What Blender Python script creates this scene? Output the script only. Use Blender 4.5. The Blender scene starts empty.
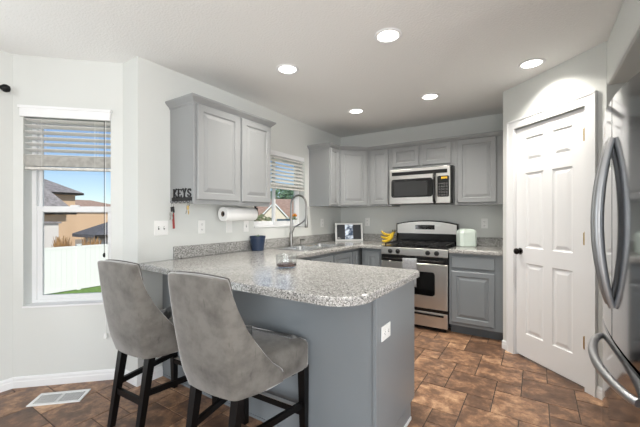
import bpy, bmesh, math, random
from mathutils import Matrix, Vector
random.seed(7)
PI = math.pi
S = bpy.context.scene
C = S.collection

# ------------------------------------------------------------------ camera
cam_data = bpy.data.cameras.new('camera'); cam = bpy.data.objects.new('camera', cam_data); C.objects.link(cam)
cam.location = (2.4873, -4.3669, 1.2611)
cam.rotation_euler = (PI / 2, 0, 0.5801)
cam_data.sensor_width = 36.0; cam_data.lens = 36.0 * 330.547 / 640.0
cam_data.shift_y = (216.6165 - 213.5) / 640.0
cam_data.clip_start = 0.05; cam_data.clip_end = 500
S.camera = cam

# ------------------------------------------------------------------ world, sun, area lights, exposure
S.view_settings.view_transform = 'Standard'; S.view_settings.look = 'None'
S.view_settings.exposure = 0.34; S.view_settings.gamma = 1.0; S.view_settings.use_curve_mapping = False
w = bpy.data.worlds.new('world'); S.world = w; w.use_nodes = True
nt = w.node_tree; nt.nodes.clear()
sky = nt.nodes.new('ShaderNodeTexSky'); sky.sky_type = 'NISHITA'; sky.sun_disc = False
sky.sun_elevation = math.radians(42); sky.sun_rotation = math.radians(120); sky.ozone_density = 2.5; sky.air_density = .8; sky.dust_density = .3
bg = nt.nodes.new('ShaderNodeBackground'); bg.inputs[1].default_value = 0.10
out = nt.nodes.new('ShaderNodeOutputWorld')
nt.links.new(sky.outputs[0], bg.inputs[0]); nt.links.new(bg.outputs[0], out.inputs[0])

def sun_light(name, energy, rot, angle):
    d = bpy.data.lights.new(name, 'SUN'); d.energy = energy; d.angle = angle; d.color = (1, .96, .9)
    o = bpy.data.objects.new(name, d); C.objects.link(o); o.rotation_euler = rot; return o
sun_light('sun', 3.4, (math.radians(48), 0, math.radians(65)), math.radians(1))

def area_light(name, loc, target, sx, sy, power, col=(1, 1, 1)):
    d = bpy.data.lights.new(name, 'AREA'); d.shape = 'RECTANGLE'; d.size = sx; d.size_y = sy; d.energy = power; d.color = col
    o = bpy.data.objects.new(name, d); C.objects.link(o); o.location = loc
    o.rotation_euler = (Vector(target) - Vector(loc)).to_track_quat('-Z', 'Y').to_euler(); return o
# added fill from unseen glazing at the living end (behind the camera, to its right) and daylight through the patio door on the nook side
area_light('added_fill_rear', (4.1, -6.9, 1.3), (2.0, -3, 3.6), 3.2, 2.1, 95, (.98, .99, 1))
area_light('added_fill_living', (5.9, -5.2, 1.3), (1.5, -3.6, 3.8), 3.0, 2.1, 105, (.98, .99, 1))
area_light('daylight_patio_door', (-0.70, -5.0, 1.1), (3, -4.6, 2.6), 1.9, 1.9, 28, (.92, .96, 1))
CAN_POWER = 7.2

# ------------------------------------------------------------------ helpers
def lin(c):
    return tuple(((v / 255) / 12.92 if v / 255 <= .04045 else ((v / 255 + .055) / 1.055) ** 2.4) for v in c)

def mat(name, rgb, rough=.5, metal=0.0, spec=.5, bump=None, var=None, coat=0, sheen=0, emit=None, trans=0, ior=1.5):
    """rgb in sRGB 0-255.  bump=(scale,strength)  var=(rgb2, scale, detail)"""
    m = bpy.data.materials.new(name); m.use_nodes = True
    t = m.node_tree; b = t.nodes['Principled BSDF']
    b.inputs['Base Color'].default_value = (*lin(rgb), 1)
    b.inputs['Roughness'].default_value = rough; b.inputs['Metallic'].default_value = metal
    b.inputs['Specular IOR Level'].default_value = spec; b.inputs['IOR'].default_value = ior
    if coat: b.inputs['Coat Weight'].default_value = coat
    if sheen:
        b.inputs['Sheen Weight'].default_value = sheen; b.inputs['Sheen Roughness'].default_value = .35
    if trans: b.inputs['Transmission Weight'].default_value = trans
    if emit:
        b.inputs['Emission Color'].default_value = (*lin(rgb), 1); b.inputs['Emission Strength'].default_value = emit
    if var or bump:
        tc = t.nodes.new('ShaderNodeTexCoord')
    if var:
        n = t.nodes.new('ShaderNodeTexNoise'); n.inputs['Scale'].default_value = var[1]; n.inputs['Detail'].default_value = var[2]
        r = t.nodes.new('ShaderNodeValToRGB'); r.color_ramp.elements[0].position = .35; r.color_ramp.elements[1].position = .65
        r.color_ramp.elements[0].color = (*lin(rgb), 1); r.color_ramp.elements[1].color = (*lin(var[0]), 1)
        t.links.new(tc.outputs['Object'], n.inputs['Vector']); t.links.new(n.outputs['Fac'], r.inputs['Fac'])
        t.links.new(r.outputs['Color'], b.inputs['Base Color'])
    if bump:
        n = t.nodes.new('ShaderNodeTexNoise'); n.inputs['Scale'].default_value = bump[0]; n.inputs['Detail'].default_value = 3
        bp = t.nodes.new('ShaderNodeBump'); bp.inputs['Strength'].default_value = bump[1]; bp.inputs['Distance'].default_value = .01
        t.links.new(tc.outputs['Object'], n.inputs['Vector']); t.links.new(n.outputs['Fac'], bp.inputs['Height'])
        t.links.new(bp.outputs['Normal'], b.inputs['Normal'])
    return m

def granite(name, cols):
    m = bpy.data.materials.new(name); m.use_nodes = True
    t = m.node_tree; b = t.nodes['Principled BSDF']; b.inputs['Roughness'].default_value = .16
    tc = t.nodes.new('ShaderNodeTexCoord')
    v = t.nodes.new('ShaderNodeTexVoronoi'); v.inputs['Scale'].default_value = 190
    n = t.nodes.new('ShaderNodeTexNoise'); n.inputs['Scale'].default_value = 95; n.inputs['Detail'].default_value = 4; n.inputs['Roughness'].default_value = .75
    r = t.nodes.new('ShaderNodeValToRGB'); r.color_ramp.interpolation = 'CONSTANT'
    e = r.color_ramp.elements
    pos = [0, .22, .42, .72, .86]
    e[0].position = 0; e[0].color = (*lin(cols[0]), 1); e[1].position = pos[1]; e[1].color = (*lin(cols[1]), 1)
    for p, c in zip(pos[2:], cols[2:]):
        k = e.new(p); k.color = (*lin(c), 1)
    sep = t.nodes.new('ShaderNodeSeparateColor')
    mx = t.nodes.new('ShaderNodeMath'); mx.operation = 'MULTIPLY_ADD'; mx.inputs[1].default_value = .75
    mx2 = t.nodes.new('ShaderNodeMath'); mx2.operation = 'MULTIPLY_ADD'; mx2.inputs[1].default_value = .6; mx2.inputs[2].default_value = -.15
    t.links.new(tc.outputs['Object'], v.inputs['Vector']); t.links.new(tc.outputs['Object'], n.inputs['Vector'])
    t.links.new(v.outputs['Color'], sep.inputs['Color']); t.links.new(n.outputs['Fac'], mx2.inputs[0])
    t.links.new(sep.outputs[0], mx.inputs[0]); t.links.new(mx2.outputs[0], mx.inputs[2])
    t.links.new(mx.outputs[0], r.inputs['Fac']); t.links.new(r.outputs['Color'], b.inputs['Base Color'])
    return m

def tile_material():
    m = bpy.data.materials.new('slate tile'); m.use_nodes = True
    t = m.node_tree; b = t.nodes['Principled BSDF']; b.inputs['Roughness'].default_value = .38
    tc = t.nodes.new('ShaderNodeTexCoord'); at = t.nodes.new('ShaderNodeAttribute'); at.attribute_name = 'tone'
    add = t.nodes.new('ShaderNodeVectorMath'); add.operation = 'ADD'
    sc = t.nodes.new('ShaderNodeVectorMath'); sc.operation = 'SCALE'; sc.inputs['Scale'].default_value = 37.0
    t.links.new(at.outputs['Color'], sc.inputs[0]); t.links.new(tc.outputs['Object'], add.inputs[0]); t.links.new(sc.outputs[0], add.inputs[1])
    n = t.nodes.new('ShaderNodeTexNoise'); n.inputs['Scale'].default_value = 9; n.inputs['Detail'].default_value = 8; n.inputs['Roughness'].default_value = .72; n.inputs['Distortion'].default_value = .15
    t.links.new(add.outputs[0], n.inputs['Vector'])
    mm = t.nodes.new('ShaderNodeMath'); mm.operation = 'MULTIPLY_ADD'; mm.inputs[1].default_value = .16
    t.links.new(at.outputs['Fac'], mm.inputs[0])
    m2 = t.nodes.new('ShaderNodeMath'); m2.operation = 'SUBTRACT'; m2.inputs[1].default_value = .08
    t.links.new(n.outputs['Fac'], m2.inputs[0]); t.links.new(m2.outputs[0], mm.inputs[2])
    r = t.nodes.new('ShaderNodeValToRGB'); e = r.color_ramp.elements
    e[0].position = .28; e[0].color = (*lin((80, 60, 48)), 1)
    e[1].position = .75; e[1].color = (*lin((206, 168, 132)), 1)
    k = e.new(.47); k.color = (*lin((112, 85, 67)), 1)
    k = e.new(.58); k.color = (*lin((150, 114, 87)), 1)
    t.links.new(mm.outputs[0], r.inputs['Fac']); t.links.new(r.outputs['Color'], b.inputs['Base Color'])
    n2 = t.nodes.new('ShaderNodeTexNoise'); n2.inputs['Scale'].default_value = 26; n2.inputs['Detail'].default_value = 5
    t.links.new(add.outputs[0], n2.inputs['Vector'])
    bp = t.nodes.new('ShaderNodeBump'); bp.inputs['Strength'].default_value = .22; bp.inputs['Distance'].default_value = .008
    t.links.new(n2.outputs['Fac'], bp.inputs['Height']); t.links.new(bp.outputs['Normal'], b.inputs['Normal'])
    return m

def glass_thin(name, tint=(1, 1, 1), refl=.04):
    m = bpy.data.materials.new(name); m.use_nodes = True
    t = m.node_tree; t.nodes.clear()
    o = t.nodes.new('ShaderNodeOutputMaterial'); mx = t.nodes.new('ShaderNodeMixShader')
    tr = t.nodes.new('ShaderNodeBsdfTransparent'); tr.inputs[0].default_value = (*tint, 1)
    g = t.nodes.new('ShaderNodeBsdfGlossy'); g.inputs['Roughness'].default_value = .02
    f = t.nodes.new('ShaderNodeLayerWeight'); f.inputs[0].default_value = .5
    pw = t.nodes.new('ShaderNodeMath'); pw.operation = 'POWER'; pw.inputs[1].default_value = 5
    ma = t.nodes.new('ShaderNodeMath'); ma.operation = 'MULTIPLY_ADD'; ma.inputs[1].default_value = .9; ma.inputs[2].default_value = refl
    t.links.new(f.outputs['Facing'], pw.inputs[0]); t.links.new(pw.outputs[0], ma.inputs[0])
    t.links.new(ma.outputs[0], mx.inputs[0]); t.links.new(tr.outputs[0], mx.inputs[1]); t.links.new(g.outputs[0], mx.inputs[2])
    t.links.new(mx.outputs[0], o.inputs[0]); return m

def velvet(name):
    m = mat(name, (110, 108, 105), .85, 0, .15, sheen=.7)
    t = m.node_tree; b = t.nodes['Principled BSDF']
    tc = t.nodes.new('ShaderNodeTexCoord')
    n = t.nodes.new('ShaderNodeTexNoise'); n.inputs['Scale'].default_value = 9; n.inputs['Detail'].default_value = 5; n.inputs['Roughness'].default_value = .6
    n2 = t.nodes.new('ShaderNodeTexNoise'); n2.inputs['Scale'].default_value = 16; n2.inputs['Detail'].default_value = 2
    mp = t.nodes.new('ShaderNodeMapping'); mp.inputs['Scale'].default_value = (3.0, 3.0, .8); mp.inputs['Rotation'].default_value = (.4, .5, 0)
    t.links.new(tc.outputs['Object'], n.inputs['Vector']); t.links.new(tc.outputs['Object'], mp.inputs[0]); t.links.new(mp.outputs[0], n2.inputs['Vector'])
    r = t.nodes.new('ShaderNodeValToRGB'); r.color_ramp.elements[0].position = .25; r.color_ramp.elements[1].position = .6
    r.color_ramp.elements[0].color = (*lin((82, 79, 75)), 1); r.color_ramp.elements[1].color = (*lin((118, 115, 110)), 1)
    r2 = t.nodes.new('ShaderNodeValToRGB'); r2.color_ramp.elements[0].position = .27; r2.color_ramp.elements[1].position = .34
    r2.color_ramp.elements[0].color = (.8, .8, .8, 1); r2.color_ramp.elements[1].color = (1, 1, 1, 1)
    mx = t.nodes.new('ShaderNodeMix'); mx.data_type = 'RGBA'; mx.blend_type = 'MULTIPLY'; mx.inputs[0].default_value = 1
    t.links.new(n.outputs['Fac'], r.inputs['Fac']); t.links.new(n2.outputs['Fac'], r2.inputs['Fac'])
    t.links.new(r.outputs['Color'], mx.inputs[6]); t.links.new(r2.outputs['Color'], mx.inputs[7])
    t.links.new(mx.outputs[2], b.inputs['Base Color'])
    return m

M = dict(
    wall=mat('wall paint', (216, 218, 215), .75, bump=(160, .05)),
    ceiling=mat('ceiling paint', (240, 240, 238), .85, bump=(70, .35)),
    white=mat('white trim paint', (236, 237, 238), .38),
    vinyl=mat('white vinyl', (232, 233, 234), .35),
    blind=mat('white blind slat', (226, 225, 221), .5),
    blindstack=mat('raised blind slat', (196, 194, 188), .55, var=((222, 220, 214), 30, 2)),
    cab=mat('grey cabinet paint', (150, 152, 153), .33),
    cab_shaded=mat('grey cabinet paint in shade', (128, 134, 138), .32),  # same paint as cab, with the lower cabinets' shade mixed into its colour
    toe=mat('dark toe kick', (92, 98, 102), .5),
    granite=granite('speckled laminate', [(92, 91, 89), (136, 135, 132), (166, 165, 162), (204, 203, 200), (74, 73, 71)]),
    tile=tile_material(),
    grout=mat('grout', (70, 58, 50), .7, var=((88, 74, 64), 6, 3)),
    steel=mat('brushed steel', (226, 224, 220), .32, 1.0),
    steeldark=mat('fridge steel', (150, 151, 154), .1, 1.0),
    handle=mat('handle steel', (190, 191, 193), .36, 1.0),
    sinksteel=mat('sink steel', (205, 207, 208), .25, 1.0),
    chrome=mat('faucet nickel', (150, 148, 145), .28, 1.0),
    black=mat('black enamel', (16, 16, 17), .22),
    blackmatt=mat('black iron', (20, 20, 21), .55),
    blackglass=mat('black glass', (10, 10, 11), .05, coat=.5),
    mwglass=mat('microwave window', (52, 53, 54), .07),
    button=mat('panel button', (74, 74, 75), .5),
    yellow=mat('yellow sticker', (226, 176, 40), .5),
    wood=mat('black stained wood', (9, 8, 8), .35, spec=.25),
    velvet=velvet('grey velvet'),
    velvet_dark=mat('grey piping', (92, 89, 86), .8, sheen=.5),
    plate=mat('white switch plate', (240, 240, 238), .35),
    slot=mat('dark slot', (60, 60, 60), .6),
    brass=mat('brass', (205, 176, 118), .35, 1.0),
    bronze=mat('oil rubbed bronze', (34, 29, 27), .3, .7),
    paper=mat('paper towel', (243, 243, 241), .9, bump=(120, .2)),
    core=mat('cardboard core', (120, 105, 90), .9),
    navy=mat('navy ceramic', (36, 52, 78), .35),
    soil=mat('soil', (58, 44, 36), .9),
    leaf=mat('leaf green', (74, 116, 54), .5),
    orange=mat('orange petal', (238, 150, 40), .5),
    banana=mat('banana skin', (232, 196, 52), .45, var=((214, 176, 44), 18, 3)),
    bananatip=mat('banana stem', (94, 88, 34), .6),
    mint=mat('mint ceramic', (214, 226, 218), .3),
    towel=mat('grey dish towel', (150, 152, 156), .95, bump=(300, .4), var=((170, 172, 175), 40, 3)),
    red=mat('red leather', (150, 48, 44), .5),
    silver=mat('key silver', (200, 200, 196), .25, 1.0),
    glass=glass_thin('window glass'),
    jar=glass_thin('jar glass', (.93, .94, .94), .07),
    amber=mat('dark amber wax', (62, 24, 14), .15),
    lamp=mat('lamp lens', (255, 250, 240), .4, emit=6.0),
    screen_dark=mat('dark screen', (74, 76, 80), .2),
    vent=mat('white vent metal', (235, 236, 236), .4),
    ventdark=mat('vent shadow gap', (44, 42, 42), .8),
    curtainrod=mat('black rod', (22, 22, 24), .4, .5),
    fence=mat('white vinyl fence', (236, 236, 234), .5),
    grass=mat('lawn', (84, 120, 50), .9, var=((112, 148, 68), 9, 6), bump=(40, 1.0)),
    shingle=mat('grey shingles', (118, 114, 114), .9, var=((150, 146, 146), 5, 5), bump=(8, .5)),
    shinglebrown=mat('brown shingles', (150, 124, 110), .9, var=((172, 146, 130), 4, 4)),
    shingledark=mat('charcoal shingles', (74, 76, 82), .9, var=((92, 94, 100), 6, 4)),
    tan=mat('tan stucco', (206, 176, 142), .9), siding=mat('pale siding', (214, 210, 202), .8),
    cream=mat('cream stucco', (226, 214, 196), .9), soffit=mat('brown soffit', (70, 60, 54), .8),
    bark=mat('bark', (90, 72, 58), .9), foliage=mat('tree foliage', (70, 104, 74), .8, var=((104, 138, 104), 3, 5)),
    straw=mat('straw grass', (178, 136, 84), .9, var=((146, 112, 66), 8, 3)),
    shrub=mat('shrub leaves', (92, 108, 70), .8, var=((150, 152, 120), 5, 4)),
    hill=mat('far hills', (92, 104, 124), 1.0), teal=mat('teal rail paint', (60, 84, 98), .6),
    asphalt=mat('earth', (150, 140, 124), .95),
)

def picture_material():
    m = bpy.data.materials.new('frame photo'); m.use_nodes = True
    t = m.node_tree; b = t.nodes['Principled BSDF']; b.inputs['Roughness'].default_value = .15
    tc = t.nodes.new('ShaderNodeTexCoord')
    n = t.nodes.new('ShaderNodeTexNoise'); n.inputs['Scale'].default_value = 15; n.inputs['Detail'].default_value = 5
    r = t.nodes.new('ShaderNodeValToRGB'); e = r.color_ramp.elements
    e[0].position = .4; e[0].color = (*lin((70, 84, 104)), 1); e[1].position = .58; e[1].color = (*lin((214, 222, 232)), 1)
    t.links.new(tc.outputs['Object'], n.inputs['Vector']); t.links.new(n.outputs['Fac'], r.inputs['Fac'])
    t.links.new(r.outputs['Color'], b.inputs['Base Color']); t.links.new(r.outputs['Color'], b.inputs['Emission Color'])
    b.inputs['Emission Strength'].default_value = .45
    return m
M['photo'] = picture_material()

def world_of(o):
    m = Matrix.Identity(4)
    while o is not None:
        m = o.matrix_basis @ m; o = o.parent
    return m

def obj(name, bm, m, parent=None, smooth=False, base=None, angle=35):
    """links a bmesh given in WORLD coordinates as one mesh object"""
    bmesh.ops.recalc_face_normals(bm, faces=bm.faces)
    if parent is not None:
        bm.transform(world_of(parent).inverted())
    else:
        if base is None:
            xs = [v.co.x for v in bm.verts]; ys = [v.co.y for v in bm.verts]; zs = [v.co.z for v in bm.verts]
            base = ((min(xs) + max(xs)) / 2, (min(ys) + max(ys)) / 2, min(zs))
        bm.transform(Matrix.Translation(-Vector(base)))
    me = bpy.data.meshes.new(name); bm.to_mesh(me); bm.free()
    me.materials.append(M[m] if isinstance(m, str) else m)
    if smooth:
        me.polygons.foreach_set('use_smooth', [True] * len(me.polygons)); me.set_sharp_from_angle(angle=math.radians(angle))
    o = bpy.data.objects.new(name, me); C.objects.link(o)
    if parent is not None: o.parent = parent
    else: o.location = base
    return o

def tag(o, label, cat, group=None):
    o['label'] = label; o['category'] = cat
    if group: o['group'] = group
    return o

def thing(name, label, cat, loc=(0, 0, 0), rz=0, group=None):
    o = bpy.data.objects.new(name, None); C.objects.link(o); o.empty_display_size = .1
    o.location = loc; o.rotation_euler = (0, 0, rz)
    return tag(o, label, cat, group)

def struct(name, bm, m, parent=None, smooth=False):
    o = obj(name, bm, m, parent, smooth)
    if parent is None: o['kind'] = 'structure'
    return o

def B(): return bmesh.new()

def box(bm, x0, x1, y0, y1, z0, z1, bev=0, mtx=None):
    vs = [bm.verts.new(p) for p in ((x0, y0, z0), (x1, y0, z0), (x1, y1, z0), (x0, y1, z0), (x0, y0, z1), (x1, y0, z1), (x1, y1, z1), (x0, y1, z1))]
    fs = [bm.faces.new([vs[i] for i in q]) for q in ((0, 3, 2, 1), (4, 5, 6, 7), (0, 1, 5, 4), (1, 2, 6, 5), (2, 3, 7, 6), (3, 0, 4, 7))]
    if bev:
        es = list({e for f in fs for e in f.edges})
        r = bmesh.ops.bevel(bm, geom=es, offset=bev, segments=2, affect='EDGES', profile=.5)
        vs = list({v for f in r['faces'] for v in f.verts} | {v for v in vs if v.is_valid})
    if mtx is not None:
        for v in vs: v.co = mtx @ v.co
    return vs

def newbox(*a, **k):
    bm = B(); box(bm, *a, **k); return bm

def frame_mtx(origin, n):
    """local x = right seen from outside, y = into the body, z = up; n = outward normal (horizontal)"""
    n = Vector((n[0], n[1], 0)).normalized(); r = Vector((-n.y, n.x, 0))
    m = Matrix.Identity(4)
    for i in range(3):
        m[i][0] = r[i]; m[i][1] = -n[i]; m[i][2] = (0, 0, 1)[i]; m[i][3] = origin[i]
    return m

def slab(bm, W, H, T, panels, rings, mtx=None, edge=.004):
    """door / drawer front: x 0..W, z 0..H, front y=0, back y=T; panels get nested rings (inset, depth)"""
    xs = sorted({edge, W - edge, *[p[0] for p in panels], *[p[2] for p in panels]})
    zs = sorted({edge, H - edge, *[p[1] for p in panels], *[p[3] for p in panels]})
    new = []
    def V(x, y, z):
        v = bm.verts.new((x, y, z)); new.append(v); return v
    for i in range(len(xs) - 1):
        for j in range(len(zs) - 1):
            cx, cz = (xs[i] + xs[i + 1]) / 2, (zs[j] + zs[j + 1]) / 2
            if any(p[0] < cx < p[2] and p[1] < cz < p[3] for p in panels): continue
            bm.faces.new([V(xs[i], 0, zs[j]), V(xs[i + 1], 0, zs[j]), V(xs[i + 1], 0, zs[j + 1]), V(xs[i], 0, zs[j + 1])])
    for p in panels:
        prev = None
        for ins, d in rings:
            cur = [V(p[0] + ins, d, p[1] + ins), V(p[2] - ins, d, p[1] + ins), V(p[2] - ins, d, p[3] - ins), V(p[0] + ins, d, p[3] - ins)]
            if prev:
                for k in range(4): bm.faces.new([prev[k], prev[(k + 1) % 4], cur[(k + 1) % 4], cur[k]])
            prev = cur
        bm.faces.new(prev)
    loops = []
    for ins, d in ((edge, 0), (0, edge), (0, T)):
        loops.append([V(ins, d, ins), V(W - ins, d, ins), V(W - ins, d, H - ins), V(ins, d, H - ins)])
    for a, b in zip(loops, loops[1:]):
        for k in range(4): bm.faces.new([a[k], a[(k + 1) % 4], b[(k + 1) % 4], b[k]])
    bm.faces.new(loops[-1][::-1])
    bmesh.ops.remove_doubles(bm, verts=new, dist=1e-5)
    if mtx is not None:
        for v in new:
            if v.is_valid: v.co = mtx @ v.co

CABR = [(0, 0), (.005, .009), (.012, .010), (.038, .002), (.041, .001)]
def cab_door(name, origin, n, W, H, parent, m='cab', flat=False, rail=.052):
    bm = B(); r = min(rail, W * .26, H * .3)
    slab(bm, W, H, .02, [] if flat else [(r, r, W - r, H - r)], CABR, frame_mtx(origin, n), edge=.006)
    return obj(name, bm, m, parent)

def ring_pts(c, r, axis, seg, u=None):
    axis = Vector(axis).normalized()
    u = Vector((0, 0, 1)) if abs(axis.z) < .9 else Vector((1, 0, 0))
    a = axis.cross(u).normalized(); b = axis.cross(a)
    return [Vector(c) + r * (math.cos(2 * PI * k / seg) * a + math.sin(2 * PI * k / seg) * b) for k in range(seg)]

def skin(bm, rings, cap=True, closed=True):
    vr = [[bm.verts.new(p) for p in r] for r in rings]
    for a, b in zip(vr, vr[1:]):
        n = len(a)
        for k in range(n if closed else n - 1): bm.faces.new([a[k], a[(k + 1) % n], b[(k + 1) % n], b[k]])
    if cap and closed:
        bm.faces.new(vr[0][::-1]); bm.faces.new(vr[-1])
    return vr

def cyl(bm, p, q, r, r2=None, seg=20, cap=True):
    ax = Vector(q) - Vector(p)
    skin(bm, [ring_pts(p, r, ax, seg), ring_pts(q, r if r2 is None else r2, ax, seg)], cap)

def tube(bm, pts, r, seg=10, cap=True, flat=None):
    pts = [Vector(p) for p in pts]; rs = r if isinstance(r, (list, tuple)) else [r] * len(pts)
    t0 = (pts[1] - pts[0]).normalized()
    u = Vector((0, 0, 1)) if abs(t0.z) < .9 else Vector((1, 0, 0))
    a = t0.cross(u).normalized(); rings = []
    for i, p in enumerate(pts):
        t = (pts[min(i + 1, len(pts) - 1)] - pts[max(i - 1, 0)]).normalized()
        a = (a - t * a.dot(t)).normalized(); b = t.cross(a)
        f = flat or 1
        rings.append([p + rs[i] * (math.cos(2 * PI * k / seg) * a + f * math.sin(2 * PI * k / seg) * b) for k in range(seg)])
    skin(bm, rings, cap)

def lathe(bm, prof, center, seg=32, axis='z'):
    rings = []
    for r, h in prof:
        ring = []
        for k in range(seg):
            c, s = math.cos(2 * PI * k / seg) * r, math.sin(2 * PI * k / seg) * r
            v = (c, s, h) if axis == 'z' else ((c, h, s) if axis == 'y' else (h, c, s))
            ring.append(Vector(center) + Vector(v))
        rings.append(ring)
    skin(bm, rings, cap=True)

def offset_poly(pts, d):
    """inward offset of a CCW polygon by d"""
    n = len(pts); res = []
    for i in range(n):
        p0, p1, p2 = Vector(pts[i - 1]), Vector(pts[i]), Vector(pts[(i + 1) % n])
        e1 = (p1 - p0).normalized(); e2 = (p2 - p1).normalized()
        n1 = Vector((-e1.y, e1.x)); n2 = Vector((-e2.y, e2.x))
        b = n1 + n2; k = b.length_squared
        res.append(p1 + b * (2 * d / k) if k > .05 else p1 + n1 * d)
    return res

def plate(bm, outline, holes, z0, z1, r=0.0):
    rings = [(0, z0)]
    if r: rings += [(0, z1 - r), (.3 * r, z1 - .3 * r), (r, z1)]
    else: rings += [(0, z1)]
    def loop(pts, z): return [bm.verts.new((p[0], p[1], z)) for p in pts]
    tops, bots = [], []
    vs = [loop(offset_poly([Vector(p) for p in outline], d) if d else outline, z) for d, z in rings]
    for a, b in zip(vs, vs[1:]):
        for k in range(len(a)): bm.faces.new([a[k], a[(k + 1) % len(a)], b[(k + 1) % len(a)], b[k]])
    tops.append(vs[-1]); bots.append(vs[0])
    for h in holes:
        a, b = loop(h, z0), loop(h, z1)
        for k in range(len(a)): bm.faces.new([b[k], b[(k + 1) % len(a)], a[(k + 1) % len(a)], a[k]])
        tops.append(b); bots.append(a)
    for L in (tops, bots):
        es = []
        for lp in L:
            for k in range(len(lp)):
                es.append(bm.edges.get((lp[k], lp[(k + 1) % len(lp)])))
        bmesh.ops.triangle_fill(bm, edges=es, use_beauty=True)

def rrect(x0, x1, y0, y1, r, n=5):
    pts = []
    for cx, cy, a0 in ((x1 - r, y1 - r, 0), (x0 + r, y1 - r, 90), (x0 + r, y0 + r, 180), (x1 - r, y0 + r, 270)):
        for k in range(n + 1):
            a = math.radians(a0 + 90 * k / n); pts.append((cx + r * math.cos(a), cy + r * math.sin(a)))
    return pts

def sweep_profile(bm, path, prof, closed=False, side=1):
    """path: xy polyline; prof: list of (out, z); out is to the right of travel * side; mitred"""
    P = [Vector(p) for p in path]; rings = []
    for i, p in enumerate(P):
        e1 = (P[i] - P[i - 1]).normalized() if i > 0 else None
        e2 = (P[i + 1] - P[i]).normalized() if i < len(P) - 1 else None
        e1 = e1 or e2; e2 = e2 or e1
        n1 = Vector((e1.y, -e1.x)); n2 = Vector((e2.y, -e2.x)); b = n1 + n2
        rings.append([Vector((*(p + side * b * (2 * o / b.length_squared)), z)) for o, z in prof])
    skin(bm, rings, cap=True)

def wall_cells(bm, p0, p1, thick, z0, z1, holes=()):
    """vertical wall from p0 to p1, inner face on the left->right line, thickness to the LEFT of travel"""
    p0 = Vector(p0); p1 = Vector(p1); L = (p1 - p0).length; e = (p1 - p0) / L; nn = Vector((-e.y, e.x))
    us = sorted({0, L, *[h[0] for h in holes], *[h[1] for h in holes]}); zs = sorted({z0, z1, *[h[2] for h in holes], *[h[3] for h in holes]})
    new = []
    solid = lambda i, j: 0 <= i < len(us) - 1 and 0 <= j < len(zs) - 1 and not any(h[0] < (us[i] + us[i + 1]) / 2 < h[1] and h[2] < (zs[j] + zs[j + 1]) / 2 < h[3] for h in holes)
    def V(u, d, z):
        q = p0 + e * u + nn * d; v = bm.verts.new((q.x, q.y, z)); new.append(v); return v
    for i in range(len(us) - 1):
        for j in range(len(zs) - 1):
            if not solid(i, j): continue
            a, b, c, d = us[i], us[i + 1], zs[j], zs[j + 1]
            for t in (0, thick): bm.faces.new([V(a, t, c), V(b, t, c), V(b, t, d), V(a, t, d)])
            if not solid(i - 1, j): bm.faces.new([V(a, 0, c), V(a, thick, c), V(a, thick, d), V(a, 0, d)])
            if not solid(i + 1, j): bm.faces.new([V(b, 0, c), V(b, thick, c), V(b, thick, d), V(b, 0, d)])
            if not solid(i, j - 1): bm.faces.new([V(a, 0, c), V(b, 0, c), V(b, thick, c), V(a, thick, c)])
            if not solid(i, j + 1): bm.faces.new([V(a, 0, d), V(b, 0, d), V(b, thick, d), V(a, thick, d)])
    bmesh.ops.remove_doubles(bm, verts=new, dist=1e-5)

def wall(name, p0, p1, thick, z0, z1, holes=(), m='wall'):
    bm = B(); wall_cells(bm, p0, p1, thick, z0, z1, holes); return struct(name, bm, m)

HC = 2.4585; RXW = 2.868
# ------------------------------------------------------------------ room shell
# floor: large and small square tiles in a pinwheel layout, clipped to the room
def floor_mesh():
    m = .16; x0, y0 = 1.755, -2.14; g = .0042
    def clipped(bm, planes):
        for co, no in planes:
            geom = bm.verts[:] + bm.edges[:] + bm.faces[:]
            bmesh.ops.bisect_plane(bm, geom=geom, plane_co=co, plane_no=no, clear_outer=True)
    def tiles(xa, xb, ya, yb):
        bm = B(); lay = bm.faces.layers.float.new('tone')
        for a in range(-60, 60):
            for b in range(-60, 60):
                i, j = a + 2 * b, 2 * a - b
                for (di, dj, s) in ((0, 0, 2), (0, 2, 1)):
                    X, Y = x0 + (i + di) * m, y0 + (j + dj) * m
                    if X + s * m < xa or X > xb or Y + s * m < ya or Y > yb: continue
                    rr = random.Random(a * 131 + b * 17 + s).random()
                    q = [(X + g, Y + g), (X + s * m - g, Y + g), (X + s * m - g, Y + s * m - g), (X + g, Y + s * m - g)]
                    c = .0025; vt = [bm.verts.new((*p, 0)) for p in q]
                    q2 = [(X + g - c / 2, Y + g - c / 2), (X + s * m - g + c / 2, Y + g - c / 2), (X + s * m - g + c / 2, Y + s * m - g + c / 2), (X + g - c / 2, Y + s * m - g + c / 2)]
                    vb = [bm.verts.new((*p, -.003)) for p in q2]
                    fs = [bm.faces.new(vt)] + [bm.faces.new([vb[k], vb[(k + 1) % 4], vt[(k + 1) % 4], vt[k]]) for k in range(4)]
                    for f in fs: f[lay] = rr + (.25 if s == 1 else 0)
        return bm
    A = tiles(0, 6, -7, 0); clipped(A, [((0, 0, 0), (-1, 0, 0)), ((6, 0, 0), (1, 0, 0)), ((0, -7, 0), (0, -1, 0)), ((0, 0, 0), (0, 1, 0))])
    Bm = tiles(-.74, 0, -7, -3.05)
    clipped(Bm, [((-.74, 0, 0), (-1, 0, 0)), ((0, 0, 0), (1, 0, 0)), ((0, -7, 0), (0, -1, 0)), ((0, -3.05, 0), (0, 1, 0)), ((-.22, -3.05, 0), (-1, 1, 0))])
    me = bpy.data.meshes.new('tmp'); Bm.to_mesh(me); Bm.free(); A.from_mesh(me); bpy.data.meshes.remove(me)
    return A
fl = obj('floor', floor_mesh(), 'tile', base=(1, -3, 0)); fl['kind'] = 'structure'
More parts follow.
